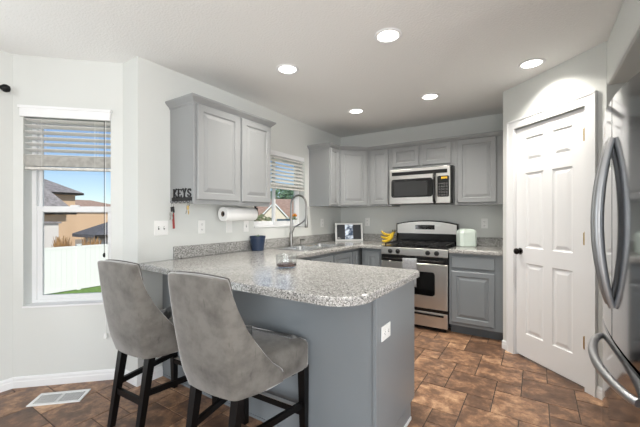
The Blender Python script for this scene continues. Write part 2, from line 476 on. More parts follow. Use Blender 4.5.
g = B(); plate(g, [(-.74, -7), (6, -7), (6, -3.0), (3.7, -3.0), (3.7, 0), (0, 0), (0, -3.05), (-.22, -3.05), (-.74, -3.57)], [], -.12, -.0028)
obj('grout_bed', g, 'grout', fl)

g = B(); plate(g, [(-.95, -7.1), (6.1, -7.1), (6.1, -2.9), (3.75, -2.9), (3.75, .16), (-.2, .16), (-.2, -2.9), (-.95, -3.4)], [], HC, HC + .12)
struct('ceiling', g, 'ceiling')
SW = dict(y0=-1.838, y1=-.93, z0=1.145, z1=2.012)       # sink window opening
wall('wall_left', (0, -3.05), (0, .15), .16, -.12, HC, [(3.05 + SW['y0'], 3.05 + SW['y1'], SW['z0'], SW['z1'])])
wall('wall_back', (0, 0), (3.7, 0), .15, -.12, HC)
wall('wall_return', (-.22, -3.05), (-.16, -3.05), .14, -.12, HC)
DW = (-.7071, -.7071)                                      # direction along the window wall, away from the return
NW = dict(u0=.085, u1=.67, z0=.585, z1=2.01)
LN = .7354
wall('wall_window', (-.74, -3.57), (-.22, -3.05), .17, -.12, HC, [(LN - NW['u1'], LN - NW['u0'], NW['z0'], NW['z1'])])
wall('wall_nook', (-.74, -7), (-.74, -3.57), .15, -.12, HC, [(1.0, 3.0, 0.02, 2.1)])
wall('wall_rear', (6.0, -7), (-.74, -7), .15, -.12, HC, [(.25, 3.55, .02, 2.3)])
wall('wall_living', (6.0, -3.0), (6.0, -7), .12, -.12, HC, [(.7, 3.7, .3, 2.3)])
wall('wall_passage', (3.6, -3.0), (6.0, -3.0), .12, -.12, HC)
# pantry
PA = Vector((2.2175, -.745)); PE = Vector((.70711, -.70711)); PN = Vector((-.70711, -.70711))
PB = PA + PE * .945
wall('wall_pantry_side', (2.2175, 0), (2.2175, -.745), .1, -.12, HC)
wall('wall_pantry', PA, PB, .1, -.12, HC, [(.145, .808, -.13, 2.062)])
RX = PB.x
wall('wall_alcove', (PB.x, PB.y), (3.7, PB.y), .09, -.12, HC)
wall('wall_alcove_back', (3.6, -1.3), (3.6, -2.95), .1, -.12, HC)
struct('wall_header', newbox(RX, 3.6, -2.92, PB.y, 2.15, HC, bev=.018), 'wall')
struct('wall_alcove_near', newbox(RX, 3.6, -3.0, -2.92, 0, HC), 'wall')

BASEP = [(0, 0), (.014, 0), (.014, .045), (.011, .051), (.011, .066), (.006, .078), (0, .078)]
def baseboard(name, path):
    bm = B(); sweep_profile(bm, path, BASEP); return struct(name, bm, 'white')
baseboard('baseboard_nook', [(-.74, -6.0), (-.74, -3.57), (-.22, -3.05), (0, -3.05), (0, -2.86)])
baseboard('baseboard_pantry', [(PA + PE * .0).to_tuple(), (PA + PE * .068).to_tuple()])
baseboard('baseboard_alcove', [(PA + PE * .888).to_tuple(), PB.to_tuple(), (3.58, PB.y)])

# ------------------------------------------------------------------ pantry door (six raised panels), casing, knob, hinges
dm = frame_mtx((PA.x + PE.x * .153, PA.y + PE.y * .153, .018), PN)
dm2 = dm @ Matrix.Translation((0, .004, 0))
bm = B(); DWd, DH = .647, 2.036
ps = []
for xa, xb in ((.108, .290), (.372, .546)):
    for za, zb in ((.225, .85), (.985, 1.645), (1.745, 1.955)):
        ps.append((xa, za - .018 + .0, xb, zb - .018))
slab(bm, DWd, DH, .035, ps, [(0, 0), (.008, .007), (.02, .008), (.042, .002), (.045, .0015)], dm2)
door = struct('door_1', bm, 'white')
bm = B(); kc = PA + PE * .203 + PN * (-.012)
k0 = Vector((kc.x, kc.y, .95)); nv = Vector((PN.x, PN.y, 0))
cyl(bm, k0, k0 + nv * .008, .032, .030); cyl(bm, k0 + nv * .008, k0 + nv * .032, .011)
rings = [ring_pts(k0 + nv * d, r, nv, 20) for d, r in ((.03, .012), (.036, .022), (.046, .028), (.056, .026), (.064, .015), (.066, .003))]
skin(bm, rings); obj('door_knob', bm, 'bronze', door, True)
for hz in (1.855, 1.10, .345):
    bm = B(); q = PA + PE * .802 + PN * .006
    cyl(bm, (q.x, q.y, hz - .045), (q.x, q.y, hz + .045), .008, seg=12)
    cyl(bm, (q.x, q.y, hz + .045), (q.x, q.y, hz + .052), .005, seg=12)
    box(bm, -.014, .014, -.004, .0, hz - .044, hz + .044, mtx=frame_mtx((q.x - PN.x * .004, q.y - PN.y * .004, 0), PN))
    obj('hinge', bm, 'brass', door, True)
def casing(bm, u0, u1, z0, z1, edge_in):
    box(bm, u0, u1, -.018, 0.0, z0, z1, mtx=frame_mtx((PA.x, PA.y, 0), PN))
bm = B(); casing(bm, .068, .146, 0, 2.063, 1); casing(bm, .809, .887, 0, 2.063, 1); casing(bm, .068, .887, 2.063, 2.141, 1)
casing(bm, .068, .077, 0, 2.141, 1)
fm = frame_mtx((PA.x, PA.y, 0), PN)
box(bm, .068, .082, -.023, -.018, 0, 2.141, mtx=fm); box(bm, .873, .887, -.023, -.018, 0, 2.141, mtx=fm); box(bm, .068, .887, -.023, -.018, 2.127, 2.141, mtx=fm)
for u in (.146, .806):   # jamb
    box(bm, u - .0005, u + .003, 0, .1, 0, 2.06, mtx=fm)
struct('trim_1', bm, 'white')

# ------------------------------------------------------------------ windows
def vframe(bm, u0, u1, z0, z1, wdt, d0, d1, mtx, bottom=None):
    bt = bottom or wdt
    box(bm, u0, u0 + wdt, d0, d1, z0, z1, mtx=mtx); box(bm, u1 - wdt, u1, d0, d1, z0, z1, mtx=mtx)
    box(bm, u0 + wdt, u1 - wdt, d0, d1, z0, z0 + bt, mtx=mtx); box(bm, u0 + wdt, u1 - wdt, d0, d1, z1 - wdt, z1, mtx=mtx)
# nook window: local x runs right (towards the return wall), y into the wall
wm = frame_mtx((-.74, -3.57, 0), (.7071, -.7071))
ua, ub, za, zb = LN - NW['u1'], LN - NW['u0'], NW['z0'], NW['z1']
bm = B(); vframe(bm, ua, ub, za, zb, .03, .1, .165, wm)
win1 = struct('window_1', bm, 'vinyl')
bm = B(); vframe(bm, ua + .03, ub - .03, 1.295, zb - .03, .022, .135, .155, wm); obj('upper_sash', bm, 'vinyl', win1)
bm = B(); vframe(bm, ua + .03, ub - .03, za + .03, 1.335, .034, .112, .135, wm)
box(bm, ua + .03, ub - .03, .105, .14, 1.30, 1.342, mtx=wm)
box(bm, (ua + ub) / 2 - .03, (ua + ub) / 2 + .03, .095, .112, 1.335, 1.352, mtx=wm); obj('lower_sash', bm, 'vinyl', win1)
obj('pane', newbox(ua + .05, ub - .05, .144, .147, 1.31, zb - .05, mtx=wm), 'glass', win1)
obj('pane', newbox(ua + .06, ub - .06, .122, .125, za + .06, 1.305, mtx=wm), 'glass', win1)
obj('window_sill', newbox(ua, ub, -.012, .1, za - .0, za + .012, mtx=wm), 'white', win1)
# sink window (slider)
wm2 = frame_mtx((0, 0, 0), (1, 0))      # local x = world y, local y = -world x
ya, yb, za2, zb2 = SW['y0'], SW['y1'], SW['z0'], SW['z1']
bm = B(); vframe(bm, ya, yb, za2, zb2, .03, .095, .155, wm2)
win2 = struct('window_2', bm, 'vinyl'); ym = (ya + yb) / 2
bm = B(); vframe(bm, ya + .03, ym + .025, za2 + .03, zb2 - .03, .034, .13, .15, wm2); obj('fixed_sash', bm, 'vinyl', win2)
bm = B(); vframe(bm, ym - .025, yb - .03, za2 + .03, zb2 - .03, .034, .105, .128, wm2); obj('sliding_sash', bm, 'vinyl', win2)
obj('pane', newbox(ya + .06, ym, .138, .141, za2 + .06, zb2 - .06, mtx=wm2), 'glass', win2)
obj('pane', newbox(ym, yb - .06, .115, .118, za2 + .06, zb2 - .06, mtx=wm2), 'glass', win2)
obj('window_sill', newbox(ya, yb, -.01, .095, za2, za2 + .012, mtx=wm2), 'white', win2)
wm5 = frame_mtx((6.0, 0, 0), (-1, 0))  # unseen living-end window, added to carry a fill lamp
bm = B(); vframe(bm, 3.7, 6.7, .3, 2.3, .06, .04, .12, wm5); box(bm, 5.17, 5.23, .04, .12, .36, 2.24, mtx=wm5)
w3 = struct('added_window_3', bm, 'vinyl'); obj('pane', newbox(3.76, 6.64, .075, .08, .36, 2.24, mtx=wm5), 'glass', w3)
# patio door, and unseen rear glazing added for fill light (behind and beside the camera)
wm3 = frame_mtx((-.74, 0, 0), (1, 0))
bm = B(); vframe(bm, -6, -4, .02, 2.1, .06, .04, .12, wm3); box(bm, -5.03, -4.97, .04, .12, .08, 2.04, mtx=wm3)
d2 = struct('door_2', bm, 'vinyl'); obj('pane', newbox(-5.94, -4.06, .075, .08, .08, 2.04, mtx=wm3), 'glass', d2)
wm4 = frame_mtx((6.0, -7, 0), (0, 1))
bm = B(); vframe(bm, .25, 3.55, .02, 2.3, .06, .04, .12, wm4); box(bm, 1.87, 1.93, .04, .12, .08, 2.24, mtx=wm4)
d3 = struct('added_door_3', bm, 'vinyl'); obj('pane', newbox(.31, 3.49, .075, .08, .08, 2.24, mtx=wm4), 'glass', d3)

def blind(name, label, mtx, x0, x1, ztop, zslat, zbot, d0, valance, spacing=.0445, tilt=8, stack=True, loc=None):
    r = thing(name, label, 'window blind', loc)
    bm = B()
    if valance:
        box(bm, x0 - .012, x1 + .008, -.03, -.004, ztop - .005, ztop + .068, mtx=mtx)
        box(bm, x0 - .020, x1 + .016, -.039, -.004, ztop + .056, ztop + .074, mtx=mtx)
    else: box(bm, x0, x1, d0 - .028, d0 + .028, ztop - .05, ztop, mtx=mtx)
    obj('valance' if valance else 'head_rail', bm, 'white', r)
    bm = B(); z = ztop - (.02 if valance else .06)
    while z > zslat:
        t = Matrix.Translation((0, d0, z)) @ Matrix.Rotation(math.radians(tilt), 4, 'X')
        box(bm, x0, x1, -.025, .025, -.0015, .0015, mtx=mtx @ t); z -= spacing
    obj('slats', bm, 'blind', r)
    bm = B(); z = zbot + .028
    while stack and z < zslat:
        box(bm, x0, x1, d0 - .025, d0 + .025, z, z + .004, mtx=mtx); z += .0075
    box(bm, x0, x1, d0 - .026, d0 + .026, zbot, zbot + .02, .003, mtx=mtx)
    obj('bottom_rail', bm, 'blindstack', r)
    for u in (x0 + .11, x1 - .11):
        bm = B()
        for dd in (-.026, .026): cyl(bm, mtx @ Vector((u, d0 + dd, zbot + .01)), mtx @ Vector((u, d0 + dd, ztop - .01)), .0012, seg=6)
        obj('ladder_cord', bm, 'blind', r)
    return r
b1 = blind('window_blind', 'white slatted blind, half raised, under a wide valance in the tall window', wm, ua + .004, ub - .004, 2.005, 1.715, 1.615, .035, True, tilt=-17, loc=(-.48, -3.31, 1.6))
bm = B(); uc = ub - .045
cyl(bm, wm @ Vector((uc, .0, 2.0)), wm @ Vector((uc, .0, .98)), .0022, seg=6); lathe(bm, [(.003, -.02), (.009, -.012), (.011, 0), (.007, .012), (.003, .016)], wm @ Vector((uc, 0, .965)), 12); obj('tilt_cord', bm, 'blackmatt', b1, True)  # black colour stands for the backlit look of cord and bead
bm = B(); uc2 = ub - .03
cyl(bm, wm @ Vector((uc2, -.016, 2.0)), wm @ Vector((uc2, -.016, .36)), .0015, seg=6)
lathe(bm, [(.004, -.025), (.014, -.02), (.013, 0), (.005, .02), (.002, .024)], wm @ Vector((uc2, -.016, .345)), 14); obj('lift_cord', bm, 'plate', b1, True)
b2 = blind('window_blind', 'white slatted blind pulled half down in the window above the sink', wm2, ya + .004, yb - .004, zb2, 1.63, 1.585, .03, False, tilt=46, loc=(-.03, ym, 1.59))
bm = B(); cyl(bm, (-.0, -1.79, 2.0), (-.0, -1.79, 1.36), .0015, seg=6); lathe(bm, [(.012, 0), (.014, .008), (.007, .03), (.006, .06), (.009, .064), (.003, .07)], (0, -1.79, 1.285), 12)
obj('lift_cord', bm, 'bronze', b2, True)

# curtain rod on the nook side wall
r = thing('curtain_rod', 'black curtain rod end with knob finial, upper left edge of the wall', 'curtain rod', (-.64, -4.6, 2.1))
bm = B(); cyl(bm, (-.64, -6.2, 2.165), (-.64, -3.68, 2.165), .011, seg=14); obj('rod', bm, 'curtainrod', r, True)
bm = B(); lathe(bm, [(.011, -.01), (.017, 0), (.017, .012), (.012, .018), (.026, .035), (.028, .05), (.02, .068), (.004, .074)], (-.64, -3.68, 2.165), 18, 'y'); obj('finial', bm, 'curtainrod', r, True)
for yy in (-3.80, -6.1):
    bm = B(); box(bm, -.7395, -.735, yy - .012, yy + .012, 2.11, 2.19); box(bm, -.735, -.64, yy - .006, yy + .006, 2.143, 2.153); obj('bracket', bm, 'curtainrod', r)

# ------------------------------------------------------------------ countertops
def arc(cx, cy, r, a0, a1, n): return [(cx + r * math.cos(math.radians(a0 + (a1 - a0) * k / n)), cy + r * math.sin(math.radians(a0 + (a1 - a0) * k / n))) for k in range(n + 1)]
XR = .9307; XW = .76
outline = ([(.001, -3.045), (.35, -3.075), (.8, -3.13), (1.2, -3.155)] + arc(1.69, -2.99, .168, -90, 0, 10) + arc(1.827, -2.24, .03, 0, 90, 4)
           + [(.80, -2.21)] + arc(.80, -2.06, .152, 270, 180, 5)[1:] + [(.648, -.70), (.66, -.66), (.70, -.648), (XR - .004, -.648), (XR - .004, -.001), (.001, -.001)])
SX0, SX1, SY0, SY1 = .10, .555, -1.665, -.835
ct = thing('countertop', 'grey speckled laminate countertop of the peninsula and sink run', 'countertop', (.9, -2.6, .874))
bm = B(); plate(bm, outline, [rrect(SX0 + .02, SX1 - .02, SY0 + .02, SY1 - .02, .03)[::-1]], .874, .914, .012)
obj('worktop', bm, 'granite', ct)
bm = B(); box(bm, .001, .02, -2.765, -.001, .9142, 1.016, .003); box(bm, .02, XR - .004, -.02, -.001, .9142, 1.016, .003); obj('backsplash', bm, 'granite', ct)
XC = XR + XW + .006
ct2 = thing('countertop', 'short grey speckled countertop between the range and the pantry door', 'countertop', (1.95, -.32, .874))
bm = B(); plate(bm, [(XC, -.648), (2.2165, -.648), (2.2165, -.001), (XC, -.001)], [], .874, .914, .012); obj('worktop', bm, 'granite', ct2)
bm = B(); box(bm, XC, 2.2165, -.02, -.001, .9142, 1.016, .003); box(bm, 2.197, 2.2165, -.63, -.02, .9142, 1.016, .003); obj('backsplash', bm, 'granite', ct2)

# ------------------------------------------------------------------ base cabinets
def base_cab(label, x0, x1, y0, y1, n, fronts, toe=.07, hollow=False, mtl='cab_shaded'):
    """box between world extents; fronts = list of (name,u0,u1,z0,z1,flat) in face coordinates"""
    r = thing('base_cabinet', label, 'cabinet', ((x0 + x1) / 2, (y0 + y1) / 2, 0))
    bm = B()
    if hollow:
        t = .018
        box(bm, x0, x1, y0, y0 + t, .1, .873); box(bm, x0, x1, y1 - t, y1, .1, .873); box(bm, x0, x0 + t, y0 + t, y1 - t, .1, .873)
        box(bm, x1 - t, x1, y0 + t, y1 - t, .1, .873); box(bm, x0 + t, x1 - t, y0 + t, y1 - t, .1, .118)
    else: box(bm, x0, x1, y0, y1, .1, .873)
    obj('body', bm, mtl, r)
    a = [x0, x1, y0, y1]
    if n == (1, 0): a[1] -= toe
    if n == (0, -1): a[2] += toe
    obj('toe_kick', newbox(a[0] + .002, a[1] - .002, a[2] + .002, a[3] - .002, 0, .1), 'toe', r)
    for nm, u0, u1, z0, z1, fl in fronts:
        og = (u0, y0 - .0205, z0) if n == (0, -1) else (x1 + .0205, u0, z0)
        cab_door(nm, og, n, u1 - u0, z1 - z0, r, mtl, fl)
    return r
base_cab('grey base cabinet with one drawer and one door, right of the range', XC, 2.2165, -.61, -.002, (0, -1),
         [('drawer', 1.722, 2.135, .715, .836, True), ('door', 1.722, 2.135, .135, .682, False)])
base_cab('grey base cabinet with a narrow door, left of the range', .655, XR - .006, -.61, -.002, (0, -1), [('door', .70, .90, .135, .835, False)])
base_cab('grey corner base cabinet below the white photo frame', .002, .61, -.80, -.002, (1, 0), [('door', -.795, -.665, .135, .835, False)])
base_cab('grey base cabinet under the double sink', .002, .61, -1.70, -.802, (1, 0), [('door', -1.68, -1.26, .135, .835, False), ('door', -1.24, -.82, .135, .835, False)], hollow=True)
base_cab('grey base cabinet beside the peninsula, below the navy pot', .002, .61, -2.20, -1.702, (1, 0), [('door', -2.10, -1.72, .135, .835, False)])
# peninsula base
r = thing('peninsula_base', 'blue grey panelled peninsula base under the long countertop', 'cabinet', (.9, -2.55, 0))
obj('body', newbox(.002, 1.808, -2.838, -2.262, .1, .873), 'cab_shaded', r)
bm = B(); box(bm, .002, 1.808, -2.856, -2.839, .0, .873); obj('back_panel', bm, 'cab_shaded', r)
bm = B(); box(bm, 1.81, 1.83, -2.862, -2.255, .1, .873, .002); box(bm, 1.81, 1.83, -2.862, -2.33, .0, .0995); obj('end_panel', bm, 'cab_shaded', r)
bm = B(); box(bm, .02, 1.80, -2.83, -2.33, 0, .099); obj('toe_kick', bm, 'toe', r)
bm = B(); box(bm, .02, 1.808, -2.862, -2.857, 0, .018); obj('shoe_molding', bm, 'cab_shaded', r)
bm = B(); box(bm, 1.8305, 1.836, -2.862, -2.335, 0, .018); obj('shoe_molding', bm, 'white', r)
# ------------------------------------------------------------------ upper cabinets
CROWN = [(0, 2.125), (.006, 2.125), (.010, 2.138), (.026, 2.152), (.040, 2.166), (.044, 2.172), (.044, 2.182), (0, 2.182)]
r = thing('wall_cabinet', 'grey two door wall cabinet with crown molding left of the sink window', 'cabinet', (.16, -2.36, 1.373))
UY0, UY1 = -2.79, -1.932
obj('body', newbox(.001, .305, UY0, UY1, 1.373, 2.14), 'cab', r)
cab_door('door', (.3255, -2.768, 1.393), (1, 0), .428, .735, r); cab_door('door', (.3255, -2.312, 1.393), (1, 0), .375, .735, r)
bm = B(); sweep_profile(bm, [(.001, UY0), (.305, UY0), (.305, UY1), (.001, UY1)], CROWN); obj('crown_molding', bm, 'cab', r)
bm = B(); box(bm, .28, .305, UY0 + .0, UY1, 1.358, 1.373); obj('light_rail', bm, 'cab', r)

# corner group: narrow left unit, diagonal corner unit, narrow back unit, bridge unit, right unit
UZ0, UZ1 = 1.395, 2.14
r = thing('wall_cabinet', 'narrow grey wall cabinet with a bare end panel, right of the sink window', 'cabinet', (.16, -.72, UZ0))
obj('body', newbox(.001, .31, -.834, -.605, UZ0, UZ1), 'cab', r)
cab_door('door', (.3305, -.815, UZ0 + .015), (1, 0), .19, .72, r, rail=.035)
for z in (1.45, 2.085):
    bm = B(); cyl(bm, (.3305, -.725, z), (.334, -.725, z), .006, seg=10); obj('door_bumper', bm, 'slot', r)
r = thing('wall_cabinet', 'grey corner wall cabinet with an angled door', 'cabinet', (.3, -.3, UZ0))
bm = B(); plate(bm, [(.001, -.604), (.31, -.604), (.604, -.31), (.604, -.001), (.001, -.001)], [], UZ0, UZ1); obj('body', bm, 'cab', r)
nd = Vector((.7071, -.7071)); o0 = Vector((.31, -.604)) + nd * .0205 + Vector((.7071, .7071)) * .022
cab_door('door', (o0.x, o0.y, UZ0 + .015), nd, .372, .72, r)
r = thing('wall_cabinet', 'narrow grey wall cabinet left of the microwave', 'cabinet', (.77, -.16, UZ0))
obj('body', newbox(.605, XR - .002, -.31, -.001, UZ0, UZ1), 'cab', r)
cab_door('door', (.645, -.3305, UZ0 + .02), (0, -1), .245, .715, r)
r = thing('wall_cabinet', 'low grey two door wall cabinet above the microwave', 'cabinet', (1.31, -.16, 1.855))
obj('body', newbox(XR - .001, XR + XW, -.31, -.001, 1.855, UZ1), 'cab', r)
cab_door('door', (.948, -.3305, 1.885), (0, -1), .335, .245, r, rail=.05); cab_door('door', (1.322, -.3305, 1.885), (0, -1), .335, .245, r, rail=.05)
r = thing('wall_cabinet', 'grey single door wall cabinet right of the microwave', 'cabinet', (1.95, -.16, UZ0))
obj('body', newbox(XR + XW + .001, 2.2165, -.31, -.001, UZ0, UZ1), 'cab', r)
cab_door('door', (1.724, -.3305, UZ0 + .025), (0, -1), .40, .715, r)
bm = B(); sweep_profile(bm, [(.001, -.834), (.31, -.834), (.31, -.604), (.604, -.31), (2.216, -.31)], CROWN); o = struct('trim_2', bm, 'cab')

# ------------------------------------------------------------------ range
FY = -.657
r = thing('gas_range', 'stainless gas range with black grates between the grey base cabinets', 'range', (XR + XW / 2, -.33, 0))
X0, X1 = XR, XR + XW
bm = B(); box(bm, X0, X1, FY + .03, -.03, .04, .885); box(bm, X0 + .03, X1 - .03, FY + .06, -.06, 0, .04); obj('body', bm, 'black', r)
bm = B(); box(bm, X0, X1, FY + .012, -.03, .886, .912, .006); obj('cooktop', bm, 'black', r)
bm = B(); box(bm, X0, X1, FY, FY + .029, .815, .905, .006); cp = obj('control_panel', bm, 'steel', r)
for kx in (1.045, 1.137, 1.48, 1.575):
    bm = B(); lathe(bm, [(.026, 0), (.026, -.006), (.02, -.01), (.018, -.026), (.015, -.03)], (kx, FY - .0005, .858), 20, 'y'); box(bm, kx - .004, kx + .004, FY - .036, FY - .03, .84, .876); obj('knob', bm, 'blackmatt', r, True)
bm = B(); box(bm, X0 + .003, X1 - .003, FY + .004, FY + .029, .74, .812, .004); obj('vent_band', bm, 'black', r)
bm = B(); slab(bm, XW - .006, .495, .028, [(.13, .14, XW - .136, .405)], [(0, 0), (.003, .003), (.006, .004)], frame_mtx((X0 + .003, FY, .243), (0, -1)), edge=.005)
od = obj('oven_door', bm, 'steel', r)
bm = B(); pts = rrect(X0 + .135, X1 - .135, .386, .647, .03); vs = []
for (yy) in (FY + .0035, FY - .001):
    vs.append([Vector((p[0], yy, p[1])) for p in pts])
skin(bm, vs); obj('oven_window', bm, 'blackglass', od)
bm = B(); tube(bm, [(X0 + .03, FY - .045, .775), (X1 - .03, FY - .045, .775)], .011, 12)
for xx in (X0 + .05, X1 - .05): box(bm, xx - .014, xx + .014, FY - .045, FY + .004, .765, .785)
obj('oven_handle', bm, 'black', od, True)
bm = B(); box(bm, X0 + .003, X1 - .003, FY + .004, FY + .029, .045, .205, .004); dr = obj('warming_drawer', bm, 'steel', r)
bm = B(); box(bm, X0 + .05, X1 - .04, FY - .012, FY + .003, .168, .19, .005); obj('drawer_handle', bm, 'black', dr)
bm = B(); box(bm, X0 + .003, X1 - .003, FY + .012, FY + .029, .206, .242); obj('seam_strip', bm, 'black', r)
# back guard with bowed top
bm = B()
def guard(bm, xa, xb, zlo, zend, zmid, ya, yb, n=16):
    top = [(xa + (xb - xa) * k / n, zend + (zmid - zend) * (1 - (2 * k / n - 1) ** 2)) for k in range(n + 1)]
    prof = [(xb, zlo), (xa, zlo)] + top
    skin(bm, [[Vector((x, y, z)) for x, z in prof] for y in (ya, yb)])
guard(bm, X0 - .018, X1 - .002, .913, 1.17, 1.213, -.085, -.012); bgd = obj('backguard', bm, 'black', r)
bm = B(); guard(bm, X0 - .001, X1 - .017, 1.045, 1.158, 1.2, -.1, -.0851); obj('backguard_panel', bm, 'steel', bgd)
bm = B(); box(bm, 1.17, 1.415, -.1025, -.1001, 1.098, 1.155, .001); ds = obj('display', bm, 'blackglass', bgd)
bm = B()
bm.free()
for k in range(5): obj('button', newbox(1.19 + k * .045, 1.212 + k * .045, -.1032, -.1025, 1.105, 1.112), 'button', ds)
obj('clock_window', newbox(1.26, 1.325, -.1032, -.1025, 1.125, 1.145), 'button', ds)
for gx, nm in ((X0 + .2, 0), (X1 - .2, 1)):
    for gy in (-.24, -.50):
        bm = B(); lathe(bm, [(.05, .912), (.05, .918), (.038, .922), (.036, .93), (.01, .931)], (gx, gy, 0), 24); obj('burner', bm, 'blackmatt', r, True)
    bm = B(); t = .006
    for yy in (-.60, -.37, -.14): box(bm, gx - .165, gx + .165, yy - t, yy + t, .938, .95)
    for xx in (gx - .165, gx + .165, gx): box(bm, xx - t, xx + t, -.606, -.134, .938, .95)
    for yy in (-.24, -.50): box(bm, gx - .13, gx + .13, yy - t, yy + t, .943, .955)
    for xx in (gx - .165, gx + .165):
        for yy in (-.60, -.14): box(bm, xx - t, xx + t, yy - t, yy + t, .912, .938)
    obj('grate', bm, 'blackmatt', r)
# dish towel over the handle
bm = B(); n = 14; cols = []
hx0, hx1 = 1.215, 1.372
for i in range(n + 1):
    u = i / n; x = hx0 + (hx1 - hx0) * u; wv = .004 * math.sin(u * 9) + .002 * math.sin(u * 23)
    col = [(x, FY - .062 + wv * .8, .478 + .006 * math.sin(u * 3))]
    for k in range(1, 8): col.append((x, FY - .0625 + wv * (1 - k / 10), .48 + .295 * k / 8))
    for k in range(7):
        a = PI - PI * k / 6; col.append((x, FY - .045 + .0165 * math.cos(a), .775 + .0165 * math.sin(a)))
    col.append((x, FY - .028, .72)); col.append((x, FY - .026, .62))
    cols.append([Vector(c) for c in col])
skin(bm, cols, cap=False, closed=False)
tw = obj('dish_towel', bm, 'towel', None, True); tag(tw, 'grey dish towel folded over the oven handle of the range', 'towel')
sm = tw.modifiers.new('thick', 'SOLIDIFY'); sm.thickness = .004; sm.offset = 0

# ------------------------------------------------------------------ microwave
r = thing('microwave', 'stainless microwave with black window mounted over the range', 'microwave', (XR + XW / 2, -.2, 1.412))
MZ0, MZ1 = 1.412, 1.85
obj('case', newbox(XR + .002, XR + XW - .002, -.37, -.002, MZ0, MZ1), 'black', r)
bm = B(); box(bm, XR + .004, XR + XW - .03, -.394, -.371, MZ0 + .006, MZ1 - .004, .005); md = obj('front_panel', bm, 'steel', r)
bm = B(); box(bm, .965, 1.63, -.397, -.3945, 1.768, 1.812, .001); obj('vent_grille', bm, 'black', md)
def rplate(bm, x0, x1, z0, z1, ya, yb, rr): skin(bm, [[Vector((p[0], y, p[1])) for p in rrect(x0, x1, z0, z1, rr)] for y in (yb, ya)])
bm = B(); rplate(bm, .958, 1.465, 1.497, 1.722, -.398, -.3945, .03); dw = obj('door_window', bm, 'blackglass', md)
bm = B(); rplate(bm, .995, 1.405, 1.515, 1.69, -.3995, -.3981, .02); obj('window_mesh', bm, 'mwglass', dw)
bm = B(); rplate(bm, 1.52, 1.65, 1.49, 1.735, -.398, -.3945, .018); pn = obj('keypad', bm, 'blackglass', md)
bm = B()
for i in range(4):
    for j in range(5): box(bm, 1.535 + i * .027, 1.553 + i * .027, -.3988, -.398, 1.505 + j * .032, 1.524 + j * .032)
obj('keypad_buttons', bm, 'button', pn)
obj('sticker', newbox(1.565, 1.63, -.399, -.398, 1.70, 1.724), 'yellow', pn)
bm = B(); tube(bm, [(1.49, -.398, 1.765), (1.49, -.425, 1.74), (1.49, -.435, 1.68), (1.49, -.437, 1.585), (1.49, -.435, 1.49), (1.49, -.425, 1.445), (1.49, -.398, 1.43)], .016, 12); obj('handle', bm, 'black', md, True)

# ------------------------------------------------------------------ refrigerator
r = thing('refrigerator', 'stainless french door refrigerator with bowed handles at the right edge', 'refrigerator', (3.15, -2.325, 0))
RY0, RY1, RYM = -2.785, -1.865, -2.325
obj('cabinet', newbox(2.872, 3.55, RY0 + .005, RY1 - .005, .03, 1.77), mat('fridge side', (120, 121, 124), .4, .6), r)
bm = B(); box(bm, 2.89, 3.5, RY0 + .02, RY1 - .02, 0, .03); obj('base_grille', bm, 'black', r)
def fx(y): return 2.782 + .024 * ((y - RYM) / .46) ** 2
def ftop(y): return 1.815 - .03 * ((y - RYM) / .46) ** 2
def bowed(bm, ya, yb, z0, ztopf, n=14, e=.006):
    loops = []
    ys = [ya + (yb - ya) * k / n for k in range(n + 1)]
    def col(y, inset, dz):
        zt = ztopf(y) - dz; xf = fx(y) + inset
        return [Vector((xf + e, y, z0)), Vector((xf, y, z0 + e)), Vector((xf, y, zt - e)), Vector((xf + e, y, zt)), Vector((2.87, y, zt)), Vector((2.87, y, z0))]
    rings = [col(ya, e, e)] + [col(min(max(y, ya + e), yb - e), 0, 0) for y in ys] + [col(yb, e, e)]
    for v in rings[0]: v.y = ya
    for v in rings[-1]: v.y = yb
    skin(bm, rings)
def bow_handle(bm, pts_fn, n=24, rr=.013, flat=1.0):
    tube(bm, [pts_fn(k / n) for k in range(n + 1)], rr, 12)
for (ya, yb, hy) in ((RYM + .003, RY1, RYM + .045), (RY0, RYM - .003, RYM - .045)):
    bm = B(); bowed(bm, ya, yb, .69, ftop); dd = obj('door', bm, 'steeldark', r, True, angle=25)
    bm = B()
    def hp(t, hy=hy): return (fx(hy) - .004 - .050 * math.sin(PI * t) ** .8, hy, .845 + .775 * t)
    tube(bm, [hp(k / 28) for k in range(29)], [.015 + .005 * math.sin(PI * k / 28) for k in range(29)], 14)
    obj('door_handle', bm, 'handle', dd, True)
bm = B(); bowed(bm, RY0, RY1, .06, lambda y: .675); dd = obj('freezer_drawer', bm, 'steeldark', r, True, angle=25)
bm = B()
def hp2(t): return (fx(RY0 + .05 + (RY1 - RY0 - .1) * t) - .004 - .058 * math.sin(PI * t) ** .6, RY0 + .05 + (RY1 - RY0 - .1) * t, .585)
tube(bm, [hp2(k / 32) for k in range(33)], [.016 + .004 * math.sin(PI * k / 32) for k in range(33)], 14); obj('drawer_handle', bm, 'handle', dd, True)

